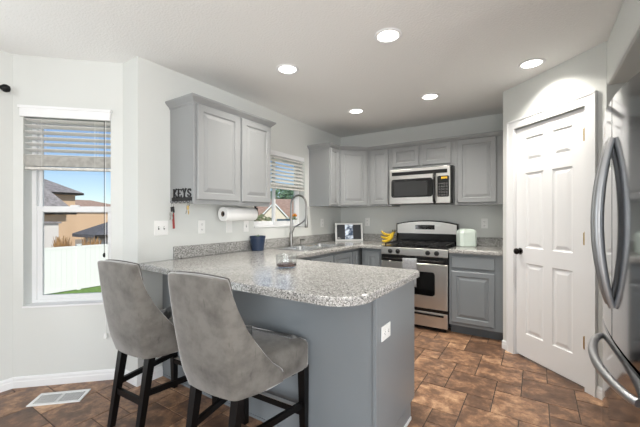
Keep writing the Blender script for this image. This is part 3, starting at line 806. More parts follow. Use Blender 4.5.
# ------------------------------------------------------------------ sink and faucet
r = thing('sink', 'double bowl stainless sink set in the speckled counter under the window', 'sink', (.33, -1.25, .914))
bowls = [(.17, .53, -1.635, -1.275), (.17, .53, -1.235, -.865)]
bm = B(); plate(bm, rrect(SX0, SX1, SY0, SY1, .04), [rrect(a, b, c, d, .05)[::-1] for a, b, c, d in bowls], .9145, .9195, .003); obj('rim', bm, 'sinksteel', r)
for a, b, c, d in bowls:
    bm = B(); rings = []
    for ins, z, rr in ((0, .9185, .05), (.004, .90, .05), (.012, .78, .05), (.03, .75, .045), (.12, .742, .04)):
        rings.append([Vector((p[0], p[1], z)) for p in rrect(a + ins, b - ins, c + ins, d - ins, rr)])
    vr = skin(bm, rings, cap=False); bm.faces.new(vr[-1]); bw = obj('bowl', bm, 'sinksteel', r, True)
    bm = B(); lathe(bm, [(.035, 0), (.035, .004), (.02, .004), (.018, .002)], ((a + b) / 2, (c + d) / 2, .7425), 20); obj('drain', bm, 'chrome', bw, True)
FX, FYY = .062, -1.295
r = thing('faucet', 'tall gooseneck pull down faucet behind the double sink', 'faucet', (FX, FYY, .9145))
# the faucet stands on the counter just behind the rim
FX = .068
bm = B(); lathe(bm, [(.03, .9145), (.03, .925), (.024, .932), (.022, 1.0), (.021, 1.06), (.017, 1.075)], (FX, FYY, 0), 20); obj('base', bm, 'chrome', r, True)
bm = B(); pts = [(FX, FYY, 1.07), (FX, FYY, 1.2), (FX, FYY, 1.37)] + [(FX + .108 - .108 * math.cos(PI * k / 12), FYY, 1.40 + .108 * math.sin(PI * k / 12)) for k in range(13)] + [(FX + .217, FYY, 1.32), (FX + .219, FYY, 1.27)]
tube(bm, pts, .0125, 12); obj('spout', bm, 'chrome', r, True)
bm = B(); lathe(bm, [(.017, 1.135), (.02, 1.145), (.02, 1.2), (.016, 1.25), (.014, 1.275)], (FX + .219, FYY, 0), 16); obj('spray_head', bm, 'chrome', r, True)
bm = B(); tube(bm, [(FX + .01, FYY, 1.06)] + [(FX + .01 + .2 * math.sin(PI / 2 * k / 8), FYY, 1.12 + .125 * (1 - math.cos(PI / 2 * k / 8)) ** .5 if k else 1.1) for k in range(1, 9)], .009, 10); obj('support_arm', bm, 'chrome', r, True)
bm = B(); tube(bm, [(FX, FYY + .02, .985), (FX + .01, FYY + .05, .99), (FX + .03, FYY + .10, 1.01)], [.009, .008, .006], 10); obj('lever', bm, 'chrome', r, True)
r = thing('soap_dispenser', 'small nickel soap dispenser right of the gooseneck faucet', 'soap dispenser', (.065, -1.10, .9145))
bm = B(); lathe(bm, [(.022, .9145), (.022, .922), (.012, .928), (.011, .965), (.014, .97), (.014, .985), (.006, .99)], (.065, -1.10, 0), 16); obj('body', bm, 'chrome', r, True)
bm = B(); tube(bm, [(.065, -1.10, .982), (.10, -1.10, .985), (.125, -1.10, .975)], .006, 8); obj('nozzle', bm, 'chrome', r, True)

# ------------------------------------------------------------------ small things on the counters
r = thing('plant_pot', 'navy ceramic pot with a tiny sprout on the counter near the sink', 'plant pot', (.096, -1.885, .914))
c = (.098, -1.885, .914)
bm = B(); lathe(bm, [(.058, .0005), (.062, .004), (.076, .125), (.08, .128), (.081, .15), (.075, .15), (.07, .12)], c, 32); obj('pot', bm, 'navy', r, True)
bm = B(); lathe(bm, [(.0695, .112), (.0695, .1205), (.02, .124)], c, 24); obj('soil', bm, 'soil', r, True)
bm = B(); tube(bm, [(.098, -1.885, 1.035), (.1, -1.883, 1.06), (.098, -1.878, 1.08)], [.004, .004, .002], 8)
for a in (0, 2.2, 4.1):
    p = Vector((.099, -1.882, 1.055)); d = Vector((math.cos(a), math.sin(a), .6)) * .022
    tube(bm, [p, p + d * .5, p + d], [.002, .007, .001], 8)
obj('sprout', bm, 'leaf', r, True)

r = thing('glass_jar', 'low wide glass jar with dark amber bottom on the peninsula counter', 'jar', (1.075, -2.625, .914))
c = (1.075, -2.625, .914); bm = B()
lathe(bm, [(.058, .0005), (.067, .003), (.069, .012), (.072, .092), (.0705, .094), (.069, .092), (.0665, .016), (.03, .014)], c, 40); obj('jar', bm, 'jar', r, True)
bm = B(); lathe(bm, [(.063, .0145), (.0655, .0155), (.0662, .030), (.063, .032), (.01, .031)], c, 36); obj('wax', bm, 'amber', r, True)

# white digital photo frame leaning in the corner
ang = math.atan2(-.096 + .33, .415 - .14); fo = Vector((.125, -.366, .9145)); L = .40
r = thing('photo_frame', 'white digital photo frame standing across the counter corner', 'photo frame', (.28, -.22, .9145))
fm = Matrix.Translation(fo) @ Matrix.Rotation(ang, 4, 'Z') @ Matrix.Rotation(math.radians(-9), 4, 'X')
bm = B(); slab(bm, L, .262, .018, [(.022, .022, L - .022, .24)], [(0, 0), (.004, .006), (.005, .006)], fm); obj('frame', bm, 'plate', r)
pw = (L - .054) / 3
obj('left_screen', newbox(.027, .027 + pw, .0045, .006, .027, .235, mtx=fm), 'screen_dark', r)
obj('photo', newbox(.027 + pw, .027 + 2.0 * pw, .0045, .006, .027, .235, mtx=fm), 'photo', r)
obj('right_screen', newbox(.027 + 2.0 * pw, L - .027, .0045, .006, .027, .235, mtx=fm), 'screen_dark', r)
bm = B(); box(bm, .035, .075, .0038, .0045, .04, .046, mtx=fm); box(bm, .035, .06, .0038, .0045, .052, .056, mtx=fm); obj('clock_digits', bm, 'plate', r)
fr = Matrix.Translation(fo) @ Matrix.Rotation(ang, 4, 'Z')
bm = B(); box(bm, L / 2 - .04, L / 2 + .04, .03, .075, 0, .004, mtx=fr); box(bm, L / 2 - .04, L / 2 + .04, .068, .074, 0, .07, mtx=fr); obj('stand', bm, 'plate', r)

# bananas
sx, sz = .895, 1.055
for i, lab in enumerate(('frontmost banana of the small bunch beside the range', 'middle banana of the small bunch beside the range', 'rearmost banana of the small bunch beside the range')):
    yo = -.185 + .041 * i; r = thing('banana', lab, 'banana', (.83, yo, .9145), 0, 'bananas beside the range')
    pts = []; rad = []; rot = math.radians((14, 34, 56)[i])
    for k in range(15):
        t = k / 14; th = math.radians(20 - 112 * t); lx, lz_ = .115 * math.cos(th) - .108, .115 * math.sin(th) - .039
        pts.append(Vector((sx + lx * math.cos(rot) + lz_ * math.sin(rot), yo, sz - .01 - lx * math.sin(rot) + lz_ * math.cos(rot))))
        rad.append(.007 + .0132 * math.sin(PI * min(max(t, .03), .97)) ** .5)
    if i == 0: dz = .9147 - min(p.z - q for p, q in zip(pts, rad))
    pts = [p + Vector((0, 0, dz)) for p in pts]
    bm = B(); tube(bm, pts, rad, 8); obj('peel', bm, 'banana', r, True, angle=60)
    d = (pts[0] - pts[1]).normalized(); bm = B(); tube(bm, [pts[0] - d * .004, pts[0] + d * .014, pts[0] + d * .028], [.0075, .006, .007], 8); obj('stem', bm, 'bananatip', r, True)

# mint canister
r = thing('canister', 'pale mint faceted canister on the counter right of the range', 'canister', (1.80, -.19, .914))
bm = B(); rings = []
def octo(w, d, c, z):
    pts = [(-w + c, -d), (w - c, -d), (w, -d + c), (w, d - c), (w - c, d), (-w + c, d), (-w, d - c), (-w, -d + c)]
    ca, sa = math.cos(.55), math.sin(.55)
    return [Vector((1.80 + x * ca - y * sa, -.19 + x * sa + y * ca, z)) for x, y in pts]
for w_, z in ((.088, .9145), (.095, .922), (.097, 1.075), (.09, 1.095)): rings.append(octo(w_, w_ * .86, .03, z))
skin(bm, rings); obj('body', bm, 'mint', r)
bm = B(); skin(bm, [octo(.088, .076, .03, 1.0955), octo(.086, .074, .03, 1.103), octo(.06, .05, .02, 1.118)]); obj('lid', bm, 'mint', r)

# paper towel roll and holder (hung under the cabinet)
r = thing('paper_towel_roll', 'white paper towel roll hung under the wall cabinet', 'paper towel', (.155, -2.19, 1.24))
tz = 1.285; txx = .155
bm = B(); a, b = -2.385, -2.005
prof = [(.025, a), (.062, a), (.064, a + .004), (.064, b - .004), (.062, b), (.025, b)]
rings = []
for rr, h in prof: rings.append([Vector((txx + rr * math.cos(2 * PI * k / 32), h, tz + rr * math.sin(2 * PI * k / 32))) for k in range(32)])
skin(bm, rings + [rings[0]], cap=False); obj('paper', bm, 'paper', r, True)
bm = B(); rings = []
for rr, h in ((.022, a + .003), (.0248, a + .003), (.0248, b - .003), (.022, b - .003)): rings.append([Vector((txx + rr * math.cos(2 * PI * k / 20), h, tz + rr * math.sin(2 * PI * k / 20))) for k in range(20)])
skin(bm, rings + [rings[0]], cap=False); obj('cardboard_core', bm, 'core', r, True)
r = thing('towel_holder', 'black metal bar holder carrying the paper towel roll', 'towel holder', (.155, -2.18, 1.25))
bm = B(); cyl(bm, (txx, -2.378, tz), (txx, -1.975, tz), .012, seg=14); obj('bar', bm, 'blackmatt', r, True)
bm = B(); box(bm, txx - .012, txx + .012, -1.978, -1.972, tz - .012, 1.3725); box(bm, txx - .02, txx + .02, -2.3, -1.972, 1.3675, 1.3725); obj('bracket', bm, 'blackmatt', r)

# KEYS rack on the cabinet end
r = thing('key_rack', 'black metal key rack reading KEYS on the wall cabinet end', 'key rack', (.15, -2.795, 1.38))
yk0, yk1 = -2.796, -2.7905
bm = B(); box(bm, .03, .285, yk0, yk1, 1.383, 1.412); obj('rail', bm, 'blackmatt', r)
def stroke(bm, pts, wd):
    for p, q in zip(pts, pts[1:]):
        p = Vector(p); q = Vector(q); d = (q - p); l = d.length; a = math.atan2(d.y, d.x)
        m_ = Matrix.Translation((p.x, 0, p.y)) @ Matrix.Rotation(-a, 4, 'Y')
        box(bm, -wd * .3, l + wd * .3, yk0, yk1, -wd / 2, wd / 2, mtx=m_)
lz0, lz1 = 1.412, 1.478; wv, lw = .05, .012
def LX(i): return .044 + i * .061
bm = B()
x = LX(0); stroke(bm, [(x + .012, lz0), (x + .012, lz1)], lw); stroke(bm, [(x + .046, lz1), (x + .014, (lz0 + lz1) / 2), (x + .05, lz0 + .003)], lw)
for xx, zz in ((x + .012, lz0 + .003), (x + .012, lz1 - .003), (x + .046, lz1 - .003), (x + .047, lz0 + .003)): stroke(bm, [(xx - .009, zz), (xx + .009, zz)], .006)
obj('letter', bm, 'blackmatt', r)
bm = B(); x = LX(1); stroke(bm, [(x + .012, lz0), (x + .012, lz1)], lw)
for zz, e in ((lz0 + .004, .05), ((lz0 + lz1) / 2, .036), (lz1 - .004, .05)): stroke(bm, [(x + .004, zz), (x + e, zz)], .008)
for zz in (lz0 + .01, lz1 - .01): stroke(bm, [(x + .048, zz - .007), (x + .048, zz + .007)], .006)
obj('letter', bm, 'blackmatt', r)
bm = B(); x = LX(2); stroke(bm, [(x + .008, lz1), (x + .027, (lz0 + lz1) / 2), (x + .046, lz1)], lw); stroke(bm, [(x + .027, (lz0 + lz1) / 2), (x + .027, lz0)], lw)
for xx, zz in ((x + .009, lz1 - .003), (x + .045, lz1 - .003), (x + .027, lz0 + .003)): stroke(bm, [(xx - .01, zz), (xx + .01, zz)], .006)
obj('letter', bm, 'blackmatt', r)
bm = B(); x = LX(3); zc = (lz0 + lz1) / 2
sp = [(x + .046, lz1 - .016), (x + .038, lz1 - .006), (x + .018, lz1 - .006), (x + .009, lz1 - .018), (x + .014, zc + .005), (x + .038, zc - .006), (x + .046, lz0 + .018), (x + .037, lz0 + .006), (x + .016, lz0 + .006), (x + .008, lz0 + .017)]
stroke(bm, sp, .01); obj('letter', bm, 'blackmatt', r)
for xx in (.055, .11, .165, .22, .265):
    bm = B(); tube(bm, [(xx, yk0, 1.39), (xx, yk0 - .004, 1.375), (xx, yk0 - .014, 1.366), (xx, yk0 - .024, 1.372), (xx, yk0 - .026, 1.384)], .0025, 8); obj('hook', bm, 'blackmatt', r, True)
def key(bm, p, rot, s=1):
    m_ = Matrix.Translation(p) @ Matrix.Rotation(rot, 4, 'Y')
    box(bm, -.011 * s, .011 * s, -.001, .001, -.024 * s, 0, .0008, mtx=m_); box(bm, -.004 * s, .004 * s, -.001, .001, -.056 * s, -.022 * s, mtx=m_); box(bm, .003 * s, .007 * s, -.001, .001, -.05 * s, -.034 * s, mtx=m_)
r = thing('key_bunch', 'bunch of keys with a dark red strap on the key rack', 'keys', (.078, -2.814, 1.2))
bm = B(); yk = -2.8095
tube(bm, [(.055 + .016 * math.cos(a), yk + .004, 1.353 + .016 * math.sin(a)) for a in [2 * PI * k / 16 for k in range(17)]], .0018, 6); obj('ring', bm, 'silver', r, True)
bm = B(); m_ = Matrix.Translation((.058, yk + .002, 1.34)) @ Matrix.Rotation(-.12, 4, 'Y'); box(bm, -.02, .02, -.006, .006, -.05, 0, .004, mtx=m_); obj('fob', bm, 'blackmatt', r)
bm = B(); key(bm, (.05, yk - .008, 1.295), .15, 1.1); key(bm, (.066, yk - .009, 1.30), -.2, 1.1); obj('key', bm, 'silver', r)
bm = B(); m_ = Matrix.Translation((.066, yk + .002, 1.29)) @ Matrix.Rotation(-.1, 4, 'Y'); box(bm, -.012, .012, -.004, .004, -.125, 0, .003, mtx=m_); obj('strap', bm, 'red', r)
r = thing('key_bunch', 'small pair of silver keys on the right of the key rack', 'keys', (.265, -2.814, 1.25))
bm = B(); tube(bm, [(.265 + .014 * math.cos(a), yk + .004, 1.355 + .014 * math.sin(a)) for a in [2 * PI * k / 16 for k in range(17)]], .0018, 6); obj('ring', bm, 'silver', r, True)
bm = B(); key(bm, (.262, yk - .003, 1.345), .35, 1.2); obj('key', bm, 'silver', r)
bm = B(); key(bm, (.268, yk - .006, 1.345), -.15, 1.2); obj('key', bm, 'brass', r)

# ------------------------------------------------------------------ switch plates and outlets
def plate_thing(name, label, cat, pos, n, wd, kind, group=None, turned=False):
    mtx = frame_mtx(pos, n)
    if turned: mtx = mtx @ Matrix.Rotation(PI / 2, 4, 'Y')
    r = thing(name, label, cat, pos, 0, group)
    bm = B(); box(bm, -wd / 2, wd / 2, -.006, -.0005, -.058, .058, .002, mtx=mtx); obj('cover', bm, 'plate', r)
    if kind == 'outlet':
        for dz in (-.024, .024):
            bm = B(); box(bm, -.016, .016, -.0085, -.006, dz - .014, dz + .014, .002, mtx=mtx); rc = obj('receptacle', bm, 'plate', r)
            bm = B()
            for dx in (-.006, .006): box(bm, dx - .0012, dx + .0012, -.009, -.0085, dz - .004, dz + .006, mtx=mtx)
            box(bm, -.002, .002, -.009, -.0085, dz - .011, dz - .007, mtx=mtx); obj('slot', bm, 'slot', rc)
    elif kind.startswith('switch'):
        nn = int(kind[-1])
        for k in range(nn):
            dx = (k - (nn - 1) / 2) * .046
            bm = B(); box(bm, dx - .005, dx + .005, -.008, -.006, -.012, .012, mtx=mtx); rc = obj('switch_slot', bm, 'slot', r)
            bm = B(); box(bm, dx - .004, dx + .004, -.018, -.008, -.002, .009, .001, mtx=mtx); obj('toggle', bm, 'plate', rc)
    return r
LNRM = (1, 0)
plate_thing('light_switch', 'white double switch plate at the left end of the wall, before the counter', 'light switch', (0, -2.868, 1.171), LNRM, .115, 'switch2')
plate_thing('wall_outlet', 'white outlet between the double switch and the paper towel roll', 'outlet', (0, -2.49, 1.17), LNRM, .07, 'outlet')
plate_thing('blank_plate', 'blank white wall plate under the paper towel roll', 'wall plate', (0, -2.176, 1.165), LNRM, .072, 'blank')
plate_thing('light_switch', 'white single switch plate just left of the sink window', 'light switch', (0, -1.955, 1.165), LNRM, .07, 'switch1')
plate_thing('wall_outlet', 'white outlet on the left wall beside the photo frame corner', 'outlet', (0, -.521, 1.173), LNRM, .07, 'outlet')
plate_thing('wall_outlet', 'white outlet on the back wall right of the photo frame', 'outlet', (.445, 0, 1.183), (0, -1), .07, 'outlet')
plate_thing('wall_outlet', 'white outlet on the back wall right of the mint canister', 'outlet', (1.968, 0, 1.179), (0, -1), .07, 'outlet')
plate_thing('wall_outlet', 'white outlet on the end panel of the peninsula', 'outlet', (1.8305, -2.745, .665), (1, 0), .075, 'outlet', turned=True)

# flower pot on the sill of the sink window
r = thing('flower_pot', 'small white pot of orange flowers on the sink window sill', 'flower pot', (-.06, -1.06, SW['z0'] + .012))
c = (-.06, -1.06, SW['z0'] + .0125); bm = B(); lathe(bm, [(.026, 0), (.034, .055), (.036, .058), (.036, .066), (.03, .066), (.028, .055)], c, 20); obj('pot', bm, 'plate', r, True)
bm = B(); fl_ = B()
for k in range(6):
    a = k * 1.05; p0 = Vector(c) + Vector((0, 0, .055)); p1 = p0 + Vector((.018 * math.cos(a), .018 * math.sin(a), .05 + .012 * (k % 3)))
    tube(bm, [p0, (p0 + p1) / 2 + Vector((0, 0, .006)), p1], .002, 6)
    tube(bm, [p0, p0 + Vector((.02 * math.cos(a + .5), .02 * math.sin(a + .5), .018)), p0 + Vector((.035 * math.cos(a + .5), .035 * math.sin(a + .5), .02))], [.002, .008, .001], 6)
    for j in range(5):
        b_ = j * 2 * PI / 5; q = p1 + Vector((.008 * math.cos(b_), .008 * math.sin(b_), .006)); tube(fl_, [p1, q, q + Vector((.005 * math.cos(b_), .005 * math.sin(b_), .006))], [.002, .0075, .002], 6)
obj('leaves', bm, 'leaf', r, True); obj('petals', fl_, 'orange', r, True)

# ------------------------------------------------------------------ floor register
va = Vector((-.446, -3.478)); e1 = Vector((.7071, .7071)); e2 = Vector((.7071, -.7071))
r = thing('floor_register', 'white metal floor vent set in the tiles below the tall window', 'floor vent', (-.28, -3.44, .001))
fmx = Matrix.Translation((-.284, -3.435, .0008)) @ Matrix.Rotation(PI / 4, 4, 'Z')
LX_, LY_ = .158, .082
bm = B(); vframe_ = [(-LX_, LX_, -LY_, -LY_ + .022), (-LX_, LX_, LY_ - .022, LY_), (-LX_, -LX_ + .022, -LY_ + .022, LY_ - .022), (LX_ - .022, LX_, -LY_ + .022, LY_ - .022), (-.004, .004, -LY_ + .022, LY_ - .022)]
for a, b, c_, d in vframe_: box(bm, a, b, c_, d, 0, .006, mtx=fmx)
obj('frame', bm, 'vent', r)
bm = B(); k = -LX_ + .03
while k < LX_ - .025:
    if abs(k) > .008: box(bm, -.0028, .0028, -LY_ + .022, LY_ - .022, .0018, .0028, mtx=fmx @ Matrix.Translation((k, 0, 0)) @ Matrix.Rotation(.0 if k < 0 else -.0, 4, 'Y'))
    k += .0105
obj('louvers', bm, 'vent', r)
obj('duct_shade', newbox(-LX_ + .02, LX_ - .02, -LY_ + .02, LY_ - .02, .0004, .0012, mtx=fmx), 'ventdark', r)  # thin dark sheet standing in for the shade below the louvers

# ------------------------------------------------------------------ recessed ceiling lights
CANS = [((1.666, -2.293), 'recessed ceiling light nearest the camera, above the peninsula'), ((.797, -2.269), 'recessed ceiling light above the left wall cabinet'),
        ((.775, -1.009), 'recessed ceiling light nearest the kitchen corner'), ((1.598, -1.01), 'recessed ceiling light in front of the microwave'), ((2.454, -1.30), 'recessed ceiling light in front of the pantry door')]
for (x, y), lab in CANS:
    r = thing('recessed_light', lab, 'ceiling light', (x, y, HC), 0, 'recessed ceiling lights')
    bm = B(); rings = [[Vector((x + rr * math.cos(2 * PI * k / 36), y + rr * math.sin(2 * PI * k / 36), HC + z)) for k in range(36)] for rr, z in ((.092, -.0005), (.092, -.005), (.084, -.009), (.07, -.006), (.068, -.0005))]
    skin(bm, rings + [rings[0]], cap=False); obj('trim_ring', bm, 'white', r, True)
    bm = B(); lathe(bm, [(.068, -.0008), (.068, -.003), (.04, -.0045), (.005, -.005)], (x, y, HC), 32); obj('lens', bm, 'lamp', r, True)
    d = bpy.data.lights.new('bulb', 'AREA'); d.shape = 'DISK'; d.size = .13; d.energy = CAN_POWER; d.color = (1, .95, .87); d.spread = math.radians(125)
    o = bpy.data.objects.new('bulb', d); C.objects.link(o); o.parent = r; o.location = (0, 0, -.012)

# ------------------------------------------------------------------ bar stools
def make_stool(label):
    r = thing('bar_stool', label, 'bar stool', (0, 0, 0), 0, 'bar stools at the peninsula')
    SZ0, SZ1 = .445, .60
    # legs
    def leg(p, q, a, b):
        bm = B()
        def sq(c, h): return [Vector((c[0] - h, c[1] - h, c[2])), Vector((c[0] + h, c[1] - h, c[2])), Vector((c[0] + h, c[1] + h, c[2])), Vector((c[0] - h, c[1] + h, c[2]))]
        skin(bm, [sq(p, a), sq(q, b)]); return bm
    rear = [(-.138, -.25, 0), (.138, -.25, 0)]; front = [(-.218, .235, 0), (.218, .235, 0)]
    rtop = [(-.138, -.17, .50), (.138, -.17, .50)]; ftop_ = [(-.218, .225, .46), (.218, .225, .46)]
    for p, q in zip(rear + front, rtop + ftop_): obj('leg', leg(p, q, .016, .022), 'wood', r)
    def at(p, q, z): t = z / q[2]; return Vector(p).lerp(Vector(q), t)
    def bar(p, q, w_, h_):
        bm = B(); d = q - p; a = math.atan2(d.y, d.x); box(bm, 0, d.length, -w_, w_, -h_, h_, mtx=Matrix.Translation(p) @ Matrix.Rotation(a, 4, 'Z')); return bm
    for i in (0, 1): obj('stretcher', bar(at(rear[i], rtop[i], .25), at(front[i], ftop_[i], .25), .010, .016), 'wood', r)
    obj('stretcher', bar(at(rear[0], rtop[0], .205), at(rear[1], rtop[1], .205), .010, .018), 'wood', r)
    fs = obj('stretcher', bar(at(front[0], ftop_[0], .205), at(front[1], ftop_[1], .205), .013, .018), 'wood', r)
    p, q = at(front[0], ftop_[0], .2245), at(front[1], ftop_[1], .2245); p.x += .02; q.x -= .02
    obj('kick_plate', bar(p, q, .0135, .0015), 'steel', fs)['label'] = 'metal kick plate'
    # seat cushion: rounded block with crowned top
    bm = B(); pts = rrect(-.246, .246, -.18, .262, .045, 5)
    pts = [(x * (.74 + .26 * min(1, (y + .18) / .30)), y) for x, y in pts]
    rings = []
    for ins, z in ((.012, SZ0), (.002, SZ0 + .012), (0, SZ0 + .05), (0, SZ1 - .03), (.008, SZ1 - .012), (.028, SZ1), (.06, SZ1 + .010), (.10, SZ1 + .015)):
        rings.append([Vector((p.x, p.y, z)) for p in offset_poly([Vector(p) for p in pts], ins)])
    skin(bm, rings); obj('seat', bm, 'velvet', r, True, angle=50)
    # wrap-around back shell: flat back, tight corners, side wings that sweep down to the seat rail
    ZB, ZT = .455, 1.0; RC = .06; YE = .02
    EDGE = [(0, 1.0), (.05, .985), (.10, .95), (.19, .86), (.28, .79), (.42, .715), (.62, .63), (.8, .572), (1, .525)]
    def plan(s, zf):
        yb = -.235 - .075 * zf; a = .128 + .038 * zf; half = .55; cor = .66; sg = 1 if s >= 0 else -1; t = abs(s)
        x1 = a + RC; y1 = yb + RC
        if t <= half: p = Vector((a * t / half, yb - .010 * (1 - (t / half) ** 2))); n_ = Vector((0, -1))
        elif t <= cor:
            q = (t - half) / (cor - half) * math.radians(76); p = Vector((a + RC * math.sin(q), yb + RC - RC * math.cos(q))); n_ = Vector((math.sin(q), -math.cos(q)))
        else:
            f = (t - cor) / (1 - cor); q = math.radians(76); p0 = Vector((a + RC * math.sin(q), yb + RC - RC * math.cos(q))); p1 = Vector((.240, YE))
            p = p0.lerp(p1, f); d = (p1 - p0).normalized(); n_ = Vector((d.y, -d.x)); p += n_ * .012 * math.sin(PI * f)
        return Vector((p.x * sg, p.y)), Vector((n_.x * sg, n_.y))
    def ztop(s):
        t = abs(s)
        if t < .58: return ZT + .010 * (1 - (t / .58) ** 2)
        f = (t - .58) / .42
        for (f0, z0), (f1, z1) in zip(EDGE, EDGE[1:]):
            if f <= f1 + 1e-6: return z0 + (z1 - z0) * (f - f0) / (f1 - f0)
        return EDGE[-1][1]
    N, K = 80, 12; th = .058
    rings = []
    for i in range(N + 1):
        s = -1 + 2 * i / N; zt = ztop(s); ring = []
        for k in range(K + 1):
            z = ZB + (zt - .014 - ZB) * k / K; zf = (z - ZB) / (ZT - ZB)
            p, n_ = plan(s, zf); bulge = .008 * math.sin(PI * zf) - (.012 * (1 - k / 2) if k < 2 else 0)
            q = p + n_ * bulge; ring.append(Vector((q.x, q.y, z)))
        zf = (zt - ZB) / (ZT - ZB); p, n_ = plan(s, zf)
        for dn, dz in ((-.004, -.004), (-.018, 0), (-.04, -.003), (-.053, -.012)):
            q = p + n_ * dn; ring.append(Vector((q.x, q.y, zt + dz)))
        for k in range(K, -1, -1):
            z = ZB + (zt - .022 - ZB) * k / K; zf = (z - ZB) / (ZT - ZB); p, n_ = plan(s, zf)
            q = p - n_ * th; ring.append(Vector((q.x, q.y, z)))
        rings.append(ring)
    bm = B(); skin(bm, rings); bk = obj('backrest', bm, 'velvet', r, True, angle=60)
    bm = B(); pp = []
    for i in range(N + 1):
        s = -1 + 2 * i / N; zt = ztop(s); p, n_ = plan(s, (zt - ZB) / (ZT - ZB)); q = p - n_ * .045; pp.append((q.x, q.y, zt - .002))
    tube(bm, pp, .0042, 8); obj('piping', bm, 'velvet_dark', bk, True)
    # torn lining hanging under the seat
    bm = B(); rnd = random.Random(3); a = [(-.19 + .38 * k / 18, .20, .4445) for k in range(19)]
    v0 = [bm.verts.new(p) for p in a]; v1 = [bm.verts.new((p[0], p[1] - .01 * rnd.random(), p[2] - rnd.choice([.008, .015, .012, .045, .03]))) for p in a]
    for k in range(18): bm.faces.new([v0[k], v0[k + 1], v1[k + 1], v1[k]])
    ln = obj('lining', bm, 'blackmatt', r); ln['label'] = 'torn black lining'
    md_ = ln.modifiers.new('thick', 'SOLIDIFY'); md_.thickness = .0015
    return r
def copy_tree(o, parent=None):
    c = o.copy(); C.objects.link(c)
    if parent is not None: c.parent = parent
    for ch in o.children: copy_tree(ch, c)
    return c
st1 = make_stool('grey velvet bar stool on the left, beside the tall window')
st2 = copy_tree(st1); st2['label'] = 'grey velvet bar stool nearest the middle, in front of the glass jar'
st1.location = (.474, -3.136, 0); st1.rotation_euler.z = math.radians(2.5)
st2.location = (1.222, -3.155, 0); st2.rotation_euler.z = math.radians(2)

# ------------------------------------------------------------------ outdoors
GZ = -1.73
bm = B(); n = 2
q = [(-120, -80), (-.95, -80), (-.95, 80), (-120, 80)]
bm.faces.new([bm.verts.new((x, y, GZ)) for x, y in q]); o = struct('lawn', bm, 'grass')
g = newbox(-80, -13.6, -60, 60, GZ + .002, GZ + .03); struct('ground_beyond', g, 'asphalt')
fence = thing('vinyl_fence', 'white vinyl privacy fence across the lawn outside the tall window', 'fence', (-13.2, 1, GZ))
for k in range(-3, 6):
    y0 = -.36 + k * 1.9
    bm = B(); box(bm, -13.24, -13.16, y0 - .065, y0 + .065, GZ, GZ + 1.84); box(bm, -13.26, -13.14, y0 - .085, y0 + .085, GZ + 1.84, GZ + 1.87); obj('post', bm, 'fence', fence)
    bm = B(); b0 = y0 + .066; wq = (1.9 - .132) / 10
    for j in range(10): box(bm, -13.215, -13.185, b0 + j * wq + .002, b0 + (j + 1) * wq - .002, GZ + .05, GZ + 1.76)
    box(bm, -13.225, -13.175, b0, b0 + 1.768, GZ + .03, GZ + .16); box(bm, -13.225, -13.175, b0, b0 + 1.768, GZ + 1.70, GZ + 1.80); obj('panel', bm, 'fence', fence)

CAMP = Vector((2.4873, -4.3669)); ct_, st_ = math.cos(.5801), math.sin(.5801)
def at(px, d, py=None):
    a = (px - 320) / 330.547; x = CAMP.x + d * (-st_ + a * ct_); y = CAMP.y + d * (ct_ + a * st_)
    if py is None: return Vector((x, y))
    return Vector((x, y, 1.2611 - (py - 216.6165) * d / 330.547))
def poly_solid(bm, pts, thick, dirv):
    d = Vector(dirv).normalized() * thick
    skin(bm, [[Vector(p) for p in pts], [Vector(p) + d for p in pts]])

def hip_house(name, label, cx, cy, wx, wy, rz, zwall, zridge, wallm, roofm, ridge=.5, over=.45, hip=True):
    r = thing(name, label, 'house', (cx, cy, GZ), rz)
    T = Matrix.Translation((cx, cy, 0)) @ Matrix.Rotation(rz, 4, 'Z')
    obj('walls', newbox(-wx / 2, wx / 2, -wy / 2, wy / 2, GZ, zwall, mtx=T), wallm, r)
    a, b = wx / 2 + over, wy / 2 + over; k = ridge * wy / 2
    bm = B(); e = [(-a, -b, zwall), (a, -b, zwall), (a, b, zwall), (-a, b, zwall)]; rd = [(0, -k, zridge), (0, k, zridge)] if hip else [(0, -b, zridge), (0, b, zridge)]
    e2 = [(x, y, z - .18) for x, y, z in e]
    V = [bm.verts.new(T @ Vector(p)) for p in e + rd + e2]
    for f in ((0, 1, 4), (1, 2, 5, 4), (2, 3, 5), (3, 0, 4, 5), (0, 6, 7, 1), (1, 7, 8, 2), (2, 8, 9, 3), (3, 9, 6, 0), (6, 9, 8, 7)): bm.faces.new([V[i] for i in f])
    obj('roof', bm, roofm, r)
    bm = B()
    for s in (-1, 1): box(bm, a + .002, a + .05, -b, b, zwall - .19, zwall - .02, mtx=T)
    obj('gutter', bm, 'siding', r)
    return r
# grey roofed house beyond the fence
p = at(38, 27); h1 = hip_house('house', 'tan house with grey hip roof beyond the white fence', p.x - 2.0, p.y - 1.75, 7, 7.6, 0, 3.25, 4.75, 'tan', 'shingle', .6)
p = at(40, 23); h1b = hip_house('house', 'low tan garage with grey roof in front of the grey roofed house', p.x - .8, p.y - 1.2, 3.0, 5.0, 0, 1.6, 3.6, 'tan', 'shingle', .6)
p = at(84, 45); hip_house('house', 'distant house with brown hip roof right of the grey roofed house', p.x - 3, p.y + 1.0, 8, 10, 0, 2.3, 3.65, 'tan', 'shinglebrown', .2)
p = at(104, 19); hip_house('shed', 'small shed with charcoal roof behind the white fence', p.x, p.y + .35, 1.9, 1.9, 0, .3, 1.0, 'siding', 'shingledark', .02)
r = thing('garden_shed', 'pale sided shed at the left above the white fence', 'shed', (*at(46, 17), GZ))
p = at(44, 17); bm = B(); box(bm, p.x - 2, p.x, p.y - 1.2, p.y + .62, GZ, .90); obj('walls', bm, 'siding', r)
